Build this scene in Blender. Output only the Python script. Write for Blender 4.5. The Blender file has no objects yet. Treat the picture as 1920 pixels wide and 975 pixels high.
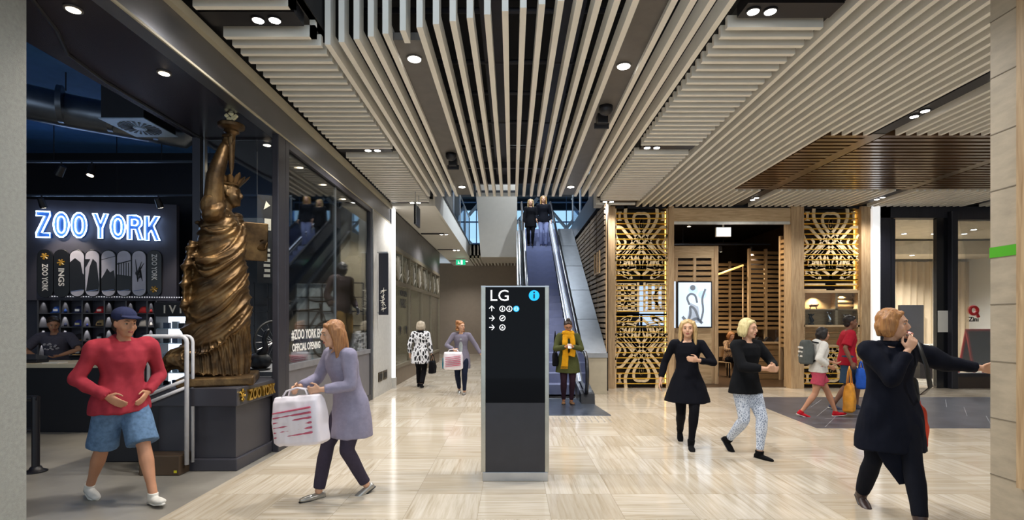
import bpy, bmesh, math, random
from mathutils import Vector, Matrix, noise, Quaternion
R = math.radians
random.seed(7)
SC = bpy.context.scene
COL = SC.collection
# ---------------- camera, world, exposure ----------------
F = 960.0; HZ = 602.0; EYE = 1.6          # focal length in px of a 1920 px frame, horizon row, eye height
cam_d = bpy.data.cameras.new('camera'); cam = bpy.data.objects.new('camera', cam_d); COL.objects.link(cam)
cam_d.sensor_width = 36; cam_d.lens = 18.0; cam_d.shift_y = (HZ-487.5)/1920
cam_d.clip_start = 0.05; cam_d.clip_end = 300
cam.location = (0, 0, EYE); cam.rotation_euler = (R(90), 0, 0)
SC.camera = cam
SC.view_settings.view_transform = 'Standard'; SC.view_settings.look = 'None'
SC.view_settings.gamma = 1; SC.view_settings.use_curve_mapping = False
SC.view_settings.exposure = 0.32
WORLD_STRENGTH = 1.0
w = bpy.data.worlds.new('World'); SC.world = w; w.use_nodes = True
bg = w.node_tree.nodes['Background']; bg.inputs[0].default_value = (.74, .87, 1.0, 1); bg.inputs[1].default_value = WORLD_STRENGTH
SPOT_W = 88.0            # one ceiling downlight
try:
    SC.cycles.max_bounces = 7; SC.cycles.diffuse_bounces = 3; SC.cycles.glossy_bounces = 3
    SC.cycles.transparent_max_bounces = 10; SC.cycles.sample_clamp_indirect = 4.0; SC.cycles.sample_clamp_direct = 0
    SC.cycles.caustics_reflective = False; SC.cycles.caustics_refractive = False
    SC.cycles.use_denoising = True
except Exception: pass
def at(px, py, Y): return ((px-960)*Y/F, Y, EYE+(HZ-py)*Y/F)
def X_(px, Y): return (px-960)*Y/F
def Z_(py, Y): return EYE+(HZ-py)*Y/F

# ---------------- materials ----------------
def lin(c):
    if isinstance(c, str):
        c = [int(c[i:i+2], 16)/255 for i in (0, 2, 4)]
    return tuple(x/12.92 if x <= .04045 else ((x+.055)/1.055)**2.4 for x in c)
MATS = {}
class NT:
    def __init__(s, m): s.t = m.node_tree; s.n = s.t.nodes; s.l = s.t.links
    def node(s, typ, ins=None, **kw):
        n = s.n.new(typ)
        for k, v in kw.items(): setattr(n, k, v)
        for k, v in (ins or {}).items(): s.put(n.inputs[k], v)
        return n
    def put(s, sock, v):
        if isinstance(v, bpy.types.NodeSocket): s.l.new(v, sock)
        elif isinstance(v, bpy.types.Node): s.l.new(v.outputs[0], sock)
        else: sock.default_value = v
    def math(s, op, a, b=0.0, c=0.0):
        n = s.n.new('ShaderNodeMath'); n.operation = op
        s.put(n.inputs[0], a); s.put(n.inputs[1], b); s.put(n.inputs[2], c); return n.outputs[0]
    def mix(s, f, a, b):
        n = s.n.new('ShaderNodeMix'); n.data_type = 'RGBA'
        s.put(n.inputs[0], f); s.put(n.inputs[6], a); s.put(n.inputs[7], b); return n.outputs[2]
    def ramp(s, f, stops):
        n = s.n.new('ShaderNodeValToRGB'); s.put(n.inputs[0], f); e = n.color_ramp.elements
        while len(e) < len(stops): e.new(.5)
        for i, (p, c) in enumerate(stops): e[i].position = p; e[i].color = (*c[:3], 1)
        return n.outputs[0]
    def noise(s, vec, scale, detail=4, rough=.55, dist=0):
        n = s.node('ShaderNodeTexNoise', {'Scale': scale, 'Detail': detail, 'Roughness': rough, 'Distortion': dist})
        if vec is not None: s.put(n.inputs['Vector'], vec)
        return n.outputs[0]
    def coords(s, scale=(1, 1, 1), which='Object'):
        tc = s.node('ShaderNodeTexCoord'); mp = s.node('ShaderNodeMapping', {'Scale': scale}); s.put(mp.inputs[0], tc.outputs[which]); return mp.outputs[0]
def newmat(name):
    m = bpy.data.materials.new(name); m.use_nodes = True; MATS[name] = m
    nt = NT(m); return m, nt, nt.n['Principled BSDF']
def M(name, col, rough=.5, metal=0., var=.12, scale=6., bump=0., emit=0., stretch=(1, 1, 1), spec=.5, coat=0., sheen=0., bscale=None, ecol=None):
    if name in MATS: return MATS[name]
    m, nt, b = newmat(name); c = lin(col)
    v = nt.coords(stretch)
    nz = nt.noise(v, scale)
    lo = tuple(x*(1-var) for x in c); hi = tuple(min(1, x*(1+var)) for x in c)
    nt.put(b.inputs['Base Color'], nt.ramp(nz, [(.3, lo), (.7, hi)]))
    b.inputs['Roughness'].default_value = rough; b.inputs['Metallic'].default_value = metal
    b.inputs['Specular IOR Level'].default_value = spec
    if coat: b.inputs['Coat Weight'].default_value = coat; b.inputs['Coat Roughness'].default_value = .08
    if sheen: b.inputs['Sheen Weight'].default_value = sheen
    if bump:
        bn = nt.node('ShaderNodeBump', {'Strength': bump, 'Distance': .01}); nt.put(bn.inputs['Height'], nt.noise(v, bscale or scale*6)); nt.put(b.inputs['Normal'], bn.outputs[0])
    if emit:
        b.inputs['Emission Color'].default_value = (*(lin(ecol) if ecol else c), 1); b.inputs['Emission Strength'].default_value = emit
    return m
def glass(name, tint=(1, 1, 1), refl=.10, rough=.02):
    if name in MATS: return MATS[name]
    m, nt, b = newmat(name); nt.n.remove(b)
    tr = nt.node('ShaderNodeBsdfTransparent', {'Color': (*tint, 1)}); gl = nt.node('ShaderNodeBsdfGlossy', {'Roughness': rough})
    fr = nt.node('ShaderNodeFresnel', {'IOR': 1.5}); f = nt.math('MULTIPLY', fr, refl/.04*.45)
    f = nt.math('MINIMUM', f, .8)
    mx = nt.node('ShaderNodeMixShader'); nt.put(mx.inputs[0], f); nt.put(mx.inputs[1], tr); nt.put(mx.inputs[2], gl)
    nt.put(nt.n['Material Output'].inputs[0], mx.outputs[0]); return m
def wood(name, a, b_, rough=.5, grain=(1, 12, 12), scale=3., plank=0, axis=2, spec=.4):
    if name in MATS: return MATS[name]
    m, nt, b = newmat(name); v = nt.coords(grain)
    n1 = nt.noise(v, scale, 6, .6, .6); a, b_ = lin(a), lin(b_)
    c = nt.ramp(n1, [(.28, a), (.72, b_)])
    if plank:
        tc = nt.node('ShaderNodeTexCoord'); sp = nt.node('ShaderNodeSeparateXYZ'); nt.put(sp.inputs[0], tc.outputs['Object'])
        f = nt.math('FLOOR', nt.math('DIVIDE', sp.outputs[axis], plank)); wn = nt.node('ShaderNodeTexWhiteNoise', noise_dimensions='1D'); nt.put(wn.inputs['W'], f)
        c = nt.mix(nt.math('MULTIPLY', wn.outputs[0], .45), c, (*[x*.55 for x in a], 1))
    nt.put(b.inputs['Base Color'], c); b.inputs['Roughness'].default_value = rough; b.inputs['Specular IOR Level'].default_value = spec
    bn = nt.node('ShaderNodeBump', {'Strength': .15, 'Distance': .004}); nt.put(bn.inputs['Height'], n1); nt.put(b.inputs['Normal'], bn.outputs[0])
    return m
def floor_tiles():
    m, nt, b = newmat('travertine_floor'); S = .6
    tc = nt.node('ShaderNodeTexCoord'); sp = nt.node('ShaderNodeSeparateXYZ'); nt.put(sp.inputs[0], tc.outputs['Object'])
    x = nt.math('DIVIDE', nt.math('SUBTRACT', sp.outputs[0], .316), S); y = nt.math('DIVIDE', nt.math('SUBTRACT', sp.outputs[1], .54), S)
    ix, iy = nt.math('FLOOR', x), nt.math('FLOOR', y); fx, fy = nt.math('FRACT', x), nt.math('FRACT', y)
    cv = nt.node('ShaderNodeCombineXYZ'); nt.put(cv.inputs[0], ix); nt.put(cv.inputs[1], iy)
    wn = nt.node('ShaderNodeTexWhiteNoise', noise_dimensions='3D'); nt.put(wn.inputs['Vector'], cv)
    ori = nt.math('GREATER_THAN', wn.outputs[0], .5)
    # two planks to a cell, laid across or along
    across = nt.math('ADD', nt.math('MULTIPLY', fx, ori), nt.math('MULTIPLY', fy, nt.math('SUBTRACT', 1., ori)))
    along = nt.math('ADD', nt.math('MULTIPLY', fy, ori), nt.math('MULTIPLY', fx, nt.math('SUBTRACT', 1., ori)))
    half = nt.math('FLOOR', nt.math('MULTIPLY', across, 2.))
    whole = nt.math('GREATER_THAN', nt.node('ShaderNodeSeparateColor', {0: wn.outputs[1]}).outputs[1], .45)
    half = nt.math('MULTIPLY', half, whole)
    pid = nt.node('ShaderNodeCombineXYZ'); nt.put(pid.inputs[0], ix); nt.put(pid.inputs[1], iy); nt.put(pid.inputs[2], nt.math('ADD', half, 3.))
    wp = nt.node('ShaderNodeTexWhiteNoise', noise_dimensions='3D'); nt.put(wp.inputs['Vector'], pid)
    sv = nt.node('ShaderNodeCombineXYZ'); nt.put(sv.inputs[0], nt.math('MULTIPLY', along, .5)); nt.put(sv.inputs[1], nt.math('MULTIPLY', across, 9.)); nt.put(sv.inputs[2], nt.math('MULTIPLY', wp.outputs[0], 60.))
    st = nt.noise(sv, 2.2, 5, .62, .35)
    st2 = nt.noise(sv, .8, 2, .5, .2)
    c = nt.ramp(nt.math('ADD', nt.math('MULTIPLY', st, .65), nt.math('MULTIPLY', st2, .35)), [(.30, lin('a4957c')), (.43, lin('c2b5a0')), (.56, lin('d0c5b4')), (.74, lin('ddd6c9'))])
    c = nt.mix(nt.math('MULTIPLY', nt.math('GREATER_THAN', wp.outputs[0], .55), nt.math('MULTIPLY', wp.outputs[0], .42)), c, (*lin('a8987f'), 1))
    def edge(f, wd):
        d = nt.math('MINIMUM', f, nt.math('SUBTRACT', 1., f)); return nt.math('LESS_THAN', d, wd)
    g = nt.math('MAXIMUM', edge(fx, .0035), edge(fy, .0035))
    gh = nt.math('MULTIPLY', edge(nt.math('FRACT', nt.math('MULTIPLY', across, 2.)), .006), whole)
    g = nt.math('MULTIPLY', nt.math('MAXIMUM', g, gh), .6)
    c = nt.mix(g, c, (*lin('8d7f6b'), 1))
    nt.put(b.inputs['Base Color'], c)
    nt.put(b.inputs['Roughness'], nt.math('ADD', .06, nt.math('MULTIPLY', st, .12)))
    b.inputs['Specular IOR Level'].default_value = .5
    return m
# ---------------- mesh building ----------------
class MB:
    def __init__(s): s.v = []; s.f = []; s.m = []; s.cur = 0
    def add(s, vs, fs):
        o = len(s.v); s.v += [tuple(p) for p in vs]; s.f += [tuple(i+o for i in f) for f in fs]; s.m += [s.cur]*len(fs); return s
    def box(s, x0, x1, y0, y1, z0, z1, T=None):
        x0, x1 = min(x0, x1), max(x0, x1); y0, y1 = min(y0, y1), max(y0, y1); z0, z1 = min(z0, z1), max(z0, z1)
        p = [Vector((x, y, z)) for z in (z0, z1) for y in (y0, y1) for x in (x0, x1)]
        if T: p = [T @ q for q in p]
        return s.add(p, [(0, 2, 3, 1), (4, 5, 7, 6), (0, 1, 5, 4), (1, 3, 7, 5), (3, 2, 6, 7), (2, 0, 4, 6)])
    def quad(s, *p): return s.add(p, [tuple(range(len(p)))])
    def prism(s, pts, axis, a, b):
        """pts: 2-D outline (counter-clockwise); axis: 0,1,2 extruded from a to b"""
        def mk(p, t):
            q = [0, 0, 0]; q[axis] = t; o = [i for i in range(3) if i != axis]; q[o[0]], q[o[1]] = p; return q
        n = len(pts); vs = [mk(p, a) for p in pts]+[mk(p, b) for p in pts]
        fs = [tuple(range(n)), tuple(range(2*n-1, n-1, -1))]+[(i, n+i, n+(i+1) % n, (i+1) % n) for i in range(n)]
        return s.add(vs, fs)
    def tube(s, pts, r, n=8, closed=False, flat=None):
        P = [Vector(p) for p in pts]; N = len(P); rr = r if isinstance(r, (list, tuple)) else [r]*N; vs = []; up = None
        for i in range(N):
            if closed: d = P[(i+1) % N]-P[i-1]
            else: d = P[min(i+1, N-1)]-P[max(i-1, 0)]
            d.normalize()
            if up is None:
                up = Vector((0, 0, 1)) if abs(d.z) < .9 else Vector((0, 1, 0))
            a = d.cross(up); a.normalize(); b = a.cross(d); b.normalize(); up = b
            for k in range(n):
                t = 2*math.pi*k/n; vs.append(P[i]+(a*math.cos(t)+b*math.sin(t)*(flat or 1))*rr[i])
        fs = []
        for i in range(N if closed else N-1):
            j = (i+1) % N
            for k in range(n): fs.append((i*n+k, i*n+(k+1) % n, j*n+(k+1) % n, j*n+k))
        if not closed: fs += [tuple(range(n-1, -1, -1)), tuple((N-1)*n+k for k in range(n))]
        return s.add(vs, fs)
    def cyl(s, p0, p1, r, n=20, r2=None): return s.tube([p0, p1], [r, r if r2 is None else r2], n)
    def lathe(s, prof, c=(0, 0, 0), n=24):
        vs = []; N = len(prof)
        for r, z in prof:
            for k in range(n): t = 2*math.pi*k/n; vs.append((c[0]+r*math.cos(t), c[1]+r*math.sin(t), c[2]+z))
        fs = [(i*n+k, i*n+(k+1) % n, (i+1)*n+(k+1) % n, (i+1)*n+k) for i in range(N-1) for k in range(n)]
        fs += [tuple(range(n-1, -1, -1)), tuple((N-1)*n+k for k in range(n))]
        return s.add(vs, fs)
    def ball(s, c, r, n=14, T=None):
        r = (r, r, r) if not isinstance(r, (tuple, list)) else r; m = n//2; vs = []; c = Vector(c)
        for i in range(1, m):
            p = math.pi*i/m
            for k in range(n):
                t = 2*math.pi*k/n; q = Vector((r[0]*math.sin(p)*math.cos(t), r[1]*math.sin(p)*math.sin(t), r[2]*math.cos(p)))
                vs.append((T @ q if T else q)+c)
        q = Vector((0, 0, r[2])); vs.append((T @ q if T else q)+c); vs.append((T @ -q if T else -q)+c); a = len(vs)-2
        fs = [(i*n+k, (i+1)*n+k, (i+1)*n+(k+1) % n, i*n+(k+1) % n) for i in range(m-2) for k in range(n)]
        fs += [(a, k, (k+1) % n) for k in range(n)]+[(a+1, (m-2)*n+(k+1) % n, (m-2)*n+k) for k in range(n)]
        return s.add(vs, fs)
    def mesh(s, name, mat, smooth=False):
        me = bpy.data.meshes.new(name); me.from_pydata(s.v, [], s.f)
        for m in (mat if isinstance(mat, (list, tuple)) else [mat]): me.materials.append(m)
        if len(me.materials) > 1: me.polygons.foreach_set('material_index', s.m)
        bm = bmesh.new(); bm.from_mesh(me); bmesh.ops.recalc_face_normals(bm, faces=bm.faces); bm.to_mesh(me); bm.free()
        if smooth:
            me.shade_smooth()
            if smooth != True: 
                for e in me.edges: pass
                me.set_sharp_from_angle(angle=R(smooth))
        return me
    def build(s, name, mat, parent=None, smooth=False, bevel=0., loc=None, **tags):
        me = s.mesh(name, mat, smooth); o = bpy.data.objects.new(name, me); COL.objects.link(o)
        if bevel:
            b = o.modifiers.new('bevel', 'BEVEL'); b.width = bevel; b.segments = 2; b.limit_method = 'ANGLE'
        if parent: o.parent = parent
        if loc: o.location = loc
        tag(o, **tags); return o
def tag(o, label=None, cat=None, group=None, kind=None):
    if label: o['label'] = label
    if cat: o['category'] = cat
    if group: o['group'] = group
    if kind: o['kind'] = kind
    return o
def thing(name, label, cat, loc=(0, 0, 0), rz=0, group=None):
    o = bpy.data.objects.new(name, None); COL.objects.link(o); o.empty_display_size = .1
    o.location = loc; o.rotation_euler = (0, 0, rz); return tag(o, label, cat, group)
def struct(name, mb, mat, **kw): return mb.build(name, mat, kind='structure', **kw)
CH = {}
def adopt(p):
    return [o for o in bpy.data.objects if o.parent == p]
def dup(root, loc, rz=None, label=None, group=None):
    r = root.copy(); COL.objects.link(r); r.location = loc
    if rz is not None: r.rotation_euler = (0, 0, rz)
    if label: r['label'] = label
    if group: r['group'] = group
    for ch in adopt(root):
        c = ch.copy(); COL.objects.link(c); c.parent = r
        for g in adopt(ch):
            d = g.copy(); COL.objects.link(d); d.parent = c
    return r
def text_mb(body, size, depth=.004, sx=1., align='LEFT', shear=0., off=0.):
    """letters as a solid in the XZ plane (facing -Y), origin at the baseline"""
    cu = bpy.data.curves.new('t', 'FONT'); cu.body = body; cu.size = size; cu.extrude = depth/2; cu.align_x = align; cu.shear = shear; cu.offset = off; cu.resolution_u = 3
    o = bpy.data.objects.new('t', cu); COL.objects.link(o); dg = bpy.context.evaluated_depsgraph_get()
    me = bpy.data.meshes.new_from_object(o.evaluated_get(dg)); mb = MB()
    mb.add([(v.co.x*sx, -v.co.z, v.co.y) for v in me.vertices], [tuple(p.vertices) for p in me.polygons])
    bpy.data.objects.remove(o); bpy.data.curves.remove(cu); bpy.data.meshes.remove(me); return mb
def xf(mb, T):
    mb.v = [tuple(T @ Vector(p)) for p in mb.v]; return mb
def TR(x, y, z, rz=0, ry=0, rx=0, s=1):
    return Matrix.Translation((x, y, z)) @ Matrix.Rotation(rz, 4, 'Z') @ Matrix.Rotation(ry, 4, 'Y') @ Matrix.Rotation(rx, 4, 'X') @ Matrix.Scale(s, 4)
def spot(parent, loc, power, size=120, blend=.8, col=(1, .975, .95), rad=.05, rot=(0, 0, 0), data=None):
    key = ('spot', power, size, col, rad)
    if key not in CH:
        d = bpy.data.lights.new('lamp', 'SPOT'); d.energy = power; d.spot_size = R(size); d.spot_blend = blend; d.color = col; d.shadow_soft_size = rad; CH[key] = d
    o = bpy.data.objects.new('lamp_light', CH[key]); COL.objects.link(o); o.location = loc; o.rotation_euler = rot
    if parent: o.parent = parent
    return o
# ---------------- palette ----------------
floor_mat = floor_tiles()
concrete = M('shop_concrete', '8a857c', .38, var=.22, scale=1.6, bump=.05)
grey_stone = M('grey_stone', '9c9d97', .75, var=.10, scale=40, bump=.3)
pier_stone = M('pier_stone', 'b9b7b2', .55, var=.08, scale=12, bump=.1)
white_paint = M('white_paint', 'e9e5db', .5, var=.02)
batten_mat = M('batten_cream', 'f2eee4', .38, var=.03, scale=3)
void_black = M('void_black', '0b0b10', .8)
slab_dark = M('ceiling_dark', '3a3a3c', .8)
char_metal = M('charcoal_metal', '3a3940', .38, .3, var=.06)
black_paint = M('black_paint', '141319', .45, var=.08)
blue_light_paint = M('blue_light_ceiling', '3f70ae', .7, var=.1)  # blue light on the shop ceiling, put into its base colour
steel = M('brushed_steel', 'b8b8b8', .28, 1., var=.08, scale=4, stretch=(1, 20, 1))
chrome = M('chrome', 'dddddd', .12, 1.)
bronze_trim = M('cream_metal', 'b8b09a', .45, .2, var=.04)
brown_batten = M('brown_batten', '5a4028', .3, .15, var=.12, scale=2, coat=.3)
brown_wall = M('taupe_wall', '8f8172', .6, var=.05, scale=5)
timber = wood('pale_timber', 'a58561', 'd3b68e', .5, (12, 12, 1), 2.5)
timber_h = wood('timber_beam', 'ae8f68', 'dcc29a', .5, (1, 12, 12), 2.5)
slat_wood = wood('slat_timber', '97734a', 'c9a878', .5, (2, 2, 14), 2.5, plank=.12)
dark_frame = M('dark_frame', '26262e', .42, .2, var=.2, scale=3, stretch=(8, 8, .6))
shop_glass = glass('shop_glass', (.95, .98, .99), .07)
clear_glass = glass('clear_glass', (.95, .98, 1.), .06)
blue_glass = glass('blue_glass', (.35, .58, .85), .10)
lamp_white = M('lamp_white', 'ffffff', .5, var=0, emit=14., ecol='fffaf2')
lamp_warm = M('lamp_warm', 'ffffff', .5, var=0, emit=14., ecol='ffe6c2')
dark_tile = M('slate_tiles', '4c4d56', .35, var=.25, scale=3, bump=.05)

# ---------------- floors ----------------
m = MB().box(-2.85, 16, -4, 30, -.3, 0); struct('floor', m, floor_mat)
m = MB().box(-12, -2.85, -4, 12.3, -.3, 0); struct('floor', m, concrete)
m = MB().box(-12, -2.85, 12.3, 30, -.3, 0); struct('floor', m, floor_mat)
m = MB().prism([(4.55, 7.64), (14, 7.64), (14, 10.75), (4.75, 10.75)], 2, -.01, .004); struct('floor', m, dark_tile)
m = MB()
for i in range(26):
    x = 4.7+i*.42
    m.prism([(x, 7.7+(i % 3)*.9), (x+.01, 7.7+(i % 3)*.9), (x+.75, 8.6+(i % 3)*.9), (x+.74, 8.6+(i % 3)*.9)], 2, .002, .0055)
    m.box(x, x+.9, 8.0+(i*.37 % 2.4), 8.008+(i*.37 % 2.4), .002, .0055)
struct('trim_1', m, M('pale_joint', '9a9aa0', .5))
# cafe floor, dark boards
m = MB().box(3.0, 8.6, 12.35, 22, -.01, .012); struct('floor', m, wood('cafe_floor', '3b2a1c', '5d4630', .35, (12, 1, 1), 2, plank=.14, axis=0))

# ---------------- dark void and ceilings ----------------
m = MB()
m.box(-1.85, 1.98, 4.6, 13.6, 5.6, 5.7)                  # black soffit above the long baffles
m.box(-1.92, -1.85, -4, 22, 4.46, 5.7); 
struct('ceiling', m, void_black)
m = MB(); m.box(1.98, 2.05, -4, 11.9, 4.46, 5.7); struct('wall_void', m, void_black)
m = MB()
m.box(-2.95, -1.86, -4, 12.0, 4.46, 4.6); m.box(1.98, 15, -4, 12.3, 4.5, 4.6)
struct('ceiling', m, slab_dark)
m = MB(); m.box(-2.85, -1.86, 12.0, 25, 4.3, 4.6); m.box(-1.86, 2.1, 22, 25, 4.42, 4.9); struct('ceiling', m, white_paint)
m = MB(); m.box(-12, -4, -4, 10.6, 5.0, 5.1); struct('ceiling', m, blue_light_paint)
m = MB(); m.box(-12, 14, 13.6, 30, 8.6, 8.75); struct('ceiling', m, slab_dark)
m = MB(); m.box(3.0, 15, 12.3, 22, 4.6, 4.75); struct('ceiling', m, black_paint)
# pipes and trays hung under the black soffit
t = thing('pipe_tray', 'dark pipes and cable trays hung above the long white baffles', 'pipes', (0, 0, 5.45))
for i, y in enumerate((5.3, 6.4, 7.6, 8.7, 9.9, 11.4)):
    MB().cyl((-1.84, y, .03*(i % 2)), (1.97, y, .03*(i % 2)), .035).build('pipe', M('pipe_grey', '34343c', .5, .3), t, smooth=True)
MB().box(-.4, -.1, 4.7, 13.5, -.02, .06).box(.6, .9, 4.7, 13.5, -.02, .06).build('cable_tray', M('pipe_grey', '34343c'), t)
MB().box(-1.84, 1.97, 12.2, 12.3, -.2, -.05).box(-1.84, 1.97, 13.4, 13.5, -.25, .14).build('crossbeam', M('pipe_grey', '34343c'), t)

# ---------------- slatted ceilings ----------------
P = .156
def lateral(x0, x1, y0, y1, chans, z=4.3, h=.11, wd=.05):
    m = MB(); y = y0
    while y < y1:
        if not any(abs(y-c) < .16 for c in chans): m.box(x0, x1, y-wd/2, y+wd/2, z, z+h)
        y += P
    return m
LCH = (4.64, 8.18, 11.78); RCH = (4.51, 8.05, 11.70)
m = lateral(-2.74, -1.87, 2.7, 11.95, LCH)
y = 2.7
while y < 5.0:                                          # risers: the first boards turn upward at their inner ends
    if not any(abs(y-c) < .16 for c in LCH): m.box(-1.92, -1.87, y-.025, y+.025, 4.3, 4.9)
    y += P
struct('ceiling', m, batten_mat)
struct('ceiling', lateral(1.98, 2.86, 2.7, 11.95, RCH), batten_mat)
m = MB(); x = 2.95; CX = (5.35, 8.15, 10.8)
while x < 12.2:
    w2 = .025
    if not any(abs(x-c) < .13 for c in CX):
        if x < 4.6: m.box(x-w2, x+w2, 1.0, 12.1, 4.3, 4.41)
        else: m.box(x-w2, x+w2, 1.0, 7.45, 4.3, 4.41); m.box(x-w2, x+w2, 10.62, 12.1, 4.3, 4.41)
    x += P
struct('ceiling', m, batten_mat)
m = MB(); y = 7.55
while y < 10.6:
    xs = 4.6
    for c in CX: m.box(xs, c-.11, y-.045, y+.045, 4.32, 4.40); xs = c+.11
    m.box(xs, 12.2, y-.045, y+.045, 4.32, 4.40); y += P
struct('ceiling', m, brown_batten)
struct('ceiling', MB().box(4.58, 12.2, 7.46, 10.61, 4.42, 4.49), M('brown_backing', '1d130c', .7))
for i, c in enumerate(CX):
    struct('trim_%d' % (i+2), MB().box(c-.10, c+.10, 1.0, 7.46, 4.33, 4.45).box(c-.10, c+.10, 10.61, 12.1, 4.33, 4.45), black_paint)
    struct('trim_%d' % (i+5), MB().box(c-.10, c+.10, 7.46, 10.61, 4.325, 4.45), M('bronze_strip', '6d5c46', .3, .8, var=.2, scale=2))
for i, c in enumerate(LCH): struct('trim_%d' % (i+8), MB().box(-2.78, -1.93, c-.11, c+.11, 4.335, 4.45), black_paint)
for i, c in enumerate(RCH): struct('trim_%d' % (i+11), MB().box(2.03, 2.86, c-.11, c+.11, 4.335, 4.45), black_paint)
# long central baffles, each one its own thing, turning up at the near end
def near(x): return 5.0-.31*(x+1.8)
def baffle_mb(x, short=False):
    yn = near(x); m = MB()
    if short: m.box(-.028, .028, yn, yn+.22, 0, 1.28)
    else: m.prism([(yn, 0), (11.1, 0), (11.1, .16), (yn+.14, .16), (yn+.14, 1.28), (yn, 1.28)], 0, -.028, .028)
    return m
xs = [-1.80, -1.65, -1.49, -1.34, -1.19]+[-.85+i*.158 for i in range(12)]+[1.045]+[1.37, 1.53, 1.69, 1.86]
for x in xs:
    baffle_mb(x).build('ceiling_baffle', batten_mat, loc=(x, 0, 4.3), label='long cream ceiling baffle running towards the escalator and turned up at its near end',
        cat='ceiling baffle', group='long baffles over the walkway')
for x, s in ((-1.015, 'beside the left row of baffles'), (1.21, 'beside the right row of baffles')):
    baffle_mb(x, True).build('ceiling_baffle', batten_mat, loc=(x, 0, 4.3), label='short stub of cream baffle hanging '+s.replace('left row of baffles', 'dark panel above the statue side').replace('right row of baffles', 'dark panel above the timber screen side'), cat='ceiling baffle', group='short baffle stubs')
tray = M('panel_taupe', '5c5854', .45, .1)
struct('trim_14', MB().box(-1.165, -.875, near(-1)+.25, 11.12, 4.345, 4.42), tray)
struct('trim_15', MB().box(1.07, 1.345, near(1.2)+.25, 11.12, 4.345, 4.42), tray)

# ---------------- downlights ----------------
def downlight_pair(x, y, z, axis, label, group, power=None, mat=None):
    t = thing('twin_downlight', label, 'downlight', (x, y, z), 0, group)
    for s in (-1, 1):
        dx, dy = (s*.075, 0) if axis == 0 else (0, s*.09)
        MB().lathe([(.062, 0), (.062, -.012), (.05, -.014), (.05, 0)], (dx, dy, 0), 20).build('bezel', black_paint, t)
        MB().lathe([(.05, -.004), (.047, -.016), (.03, -.02)], (dx, dy, 0), 20).build('lens', mat or lamp_white, t, smooth=True)
    spot(t, (0, 0, -.06), (power or 1)*2*SPOT_W, 140, .7, rad=.12); return t
for i, c in enumerate(LCH):
    downlight_pair(-2.225, c, 4.335, 0, ['pair of white downlights in the channel above the bronze statue', 'pair of white downlights in the channel above the shop window', 'pair of white downlights at the end of the slats by the stone pier'][i], 'downlights in the slats by the clothing shop')
for i, c in enumerate(RCH):
    downlight_pair(2.2, c, 4.335, 0, ['pair of white downlights at the near end of the short slats opposite the statue', 'pair of white downlights midway along the short slats opposite the statue', 'pair of white downlights by the first carved timber screen'][i], 'downlights in the slats by the escalator')
for i, c in enumerate((15.8, 19.3, 22.9)):
    struct('trim_%d' % (i+16), MB().box(-2.8, -2.1, c-.08, c+.08, 4.28, 4.34), black_paint)
    downlight_pair(-2.1, c, 4.28, 0, ['pair of downlights in the plain ceiling past the hanging blade sign', 'pair of downlights halfway down the side passage', 'pair of downlights above the green exit sign'][i], 'downlights in the side passage')
downlight_pair(5.35, 6.72, 4.33, 1, 'pair of bright downlights in the dark channel before the brown slats', 'downlights in the wide slatted ceiling')
downlight_pair(5.35, 3.0, 4.33, 1, 'pair of downlights in the dark channel above the timber clad column', 'downlights in the wide slatted ceiling')
downlight_pair(5.4, 11.4, 4.33, 1, 'pair of downlights over the cafe entrance beam', 'downlights in the wide slatted ceiling')
downlight_pair(8.15, 11.35, 4.33, 1, 'pair of downlights by the white light strip of the second screen', 'downlights in the wide slatted ceiling')
downlight_pair(8.15, 6.72, 4.33, 1, 'pair of downlights in the far channel beyond the timber clad column', 'downlights in the wide slatted ceiling')
def single(x, y, z, label, group, power=1., mat=None, r=.07, col=(1, .975, .95), size=140):
    t = thing('round_downlight', label, 'downlight', (x, y, z), 0, group)
    MB().lathe([(r+.015, .01), (r+.015, -.01), (r, -.012), (r, .01)], n=24).build('bezel', tray, t)
    MB().lathe([(r, .0), (r*.95, -.014), (r*.5, -.02)], n=24).build('lens', mat or lamp_white, t, smooth=True)
    if power: spot(t, (0, 0, -.06), power*SPOT_W, size, .7, col, .08)
    return t
for x, y, s in ((-1.02, 5.35, 'near end of the panel on the statue side'), (-1.02, 10.45, 'far end of the panel on the statue side'), (1.2, 5.5, 'near end of the panel on the timber screen side'), (1.2, 10.45, 'far end of the panel on the timber screen side')):
    single(x, y, 4.345, 'round white downlight at the '+s, 'round downlights between the long baffles', 2.2)
for x, y, s in ((.2, 14.2, 'foot'), (1.6, 16.4, 'middle'), (.6, 19.6, 'head')):
    single(x, y, 8.6, 'added high downlight over the '+s+' of the escalator', 'added high downlights over the escalator', 7., None, .1, (.80, .89, 1.))  # extra lamps added to brighten the dim escalator void and steel slope
# cameras / track heads on the panels
for x, y, s in ((-1.0, 8.4, 'statue side'), (1.2, 6.55, 'timber screen side')):
    t = thing('ceiling_speaker', 'small black dome and box fitting under the panel on the '+s, 'ceiling fitting', (x, y, 4.345), 0)
    MB().lathe([(.09, 0), (.09, -.05), (.07, -.09), (.03, -.11)], n=20).build('dome', black_paint, t, smooth=True)
    MB().box(-.07, .07, .2, .36, -.13, 0).box(-.1, .1, .3, .33, -.17, -.09).build('sensor_box', black_paint, t, bevel=.01)

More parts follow.
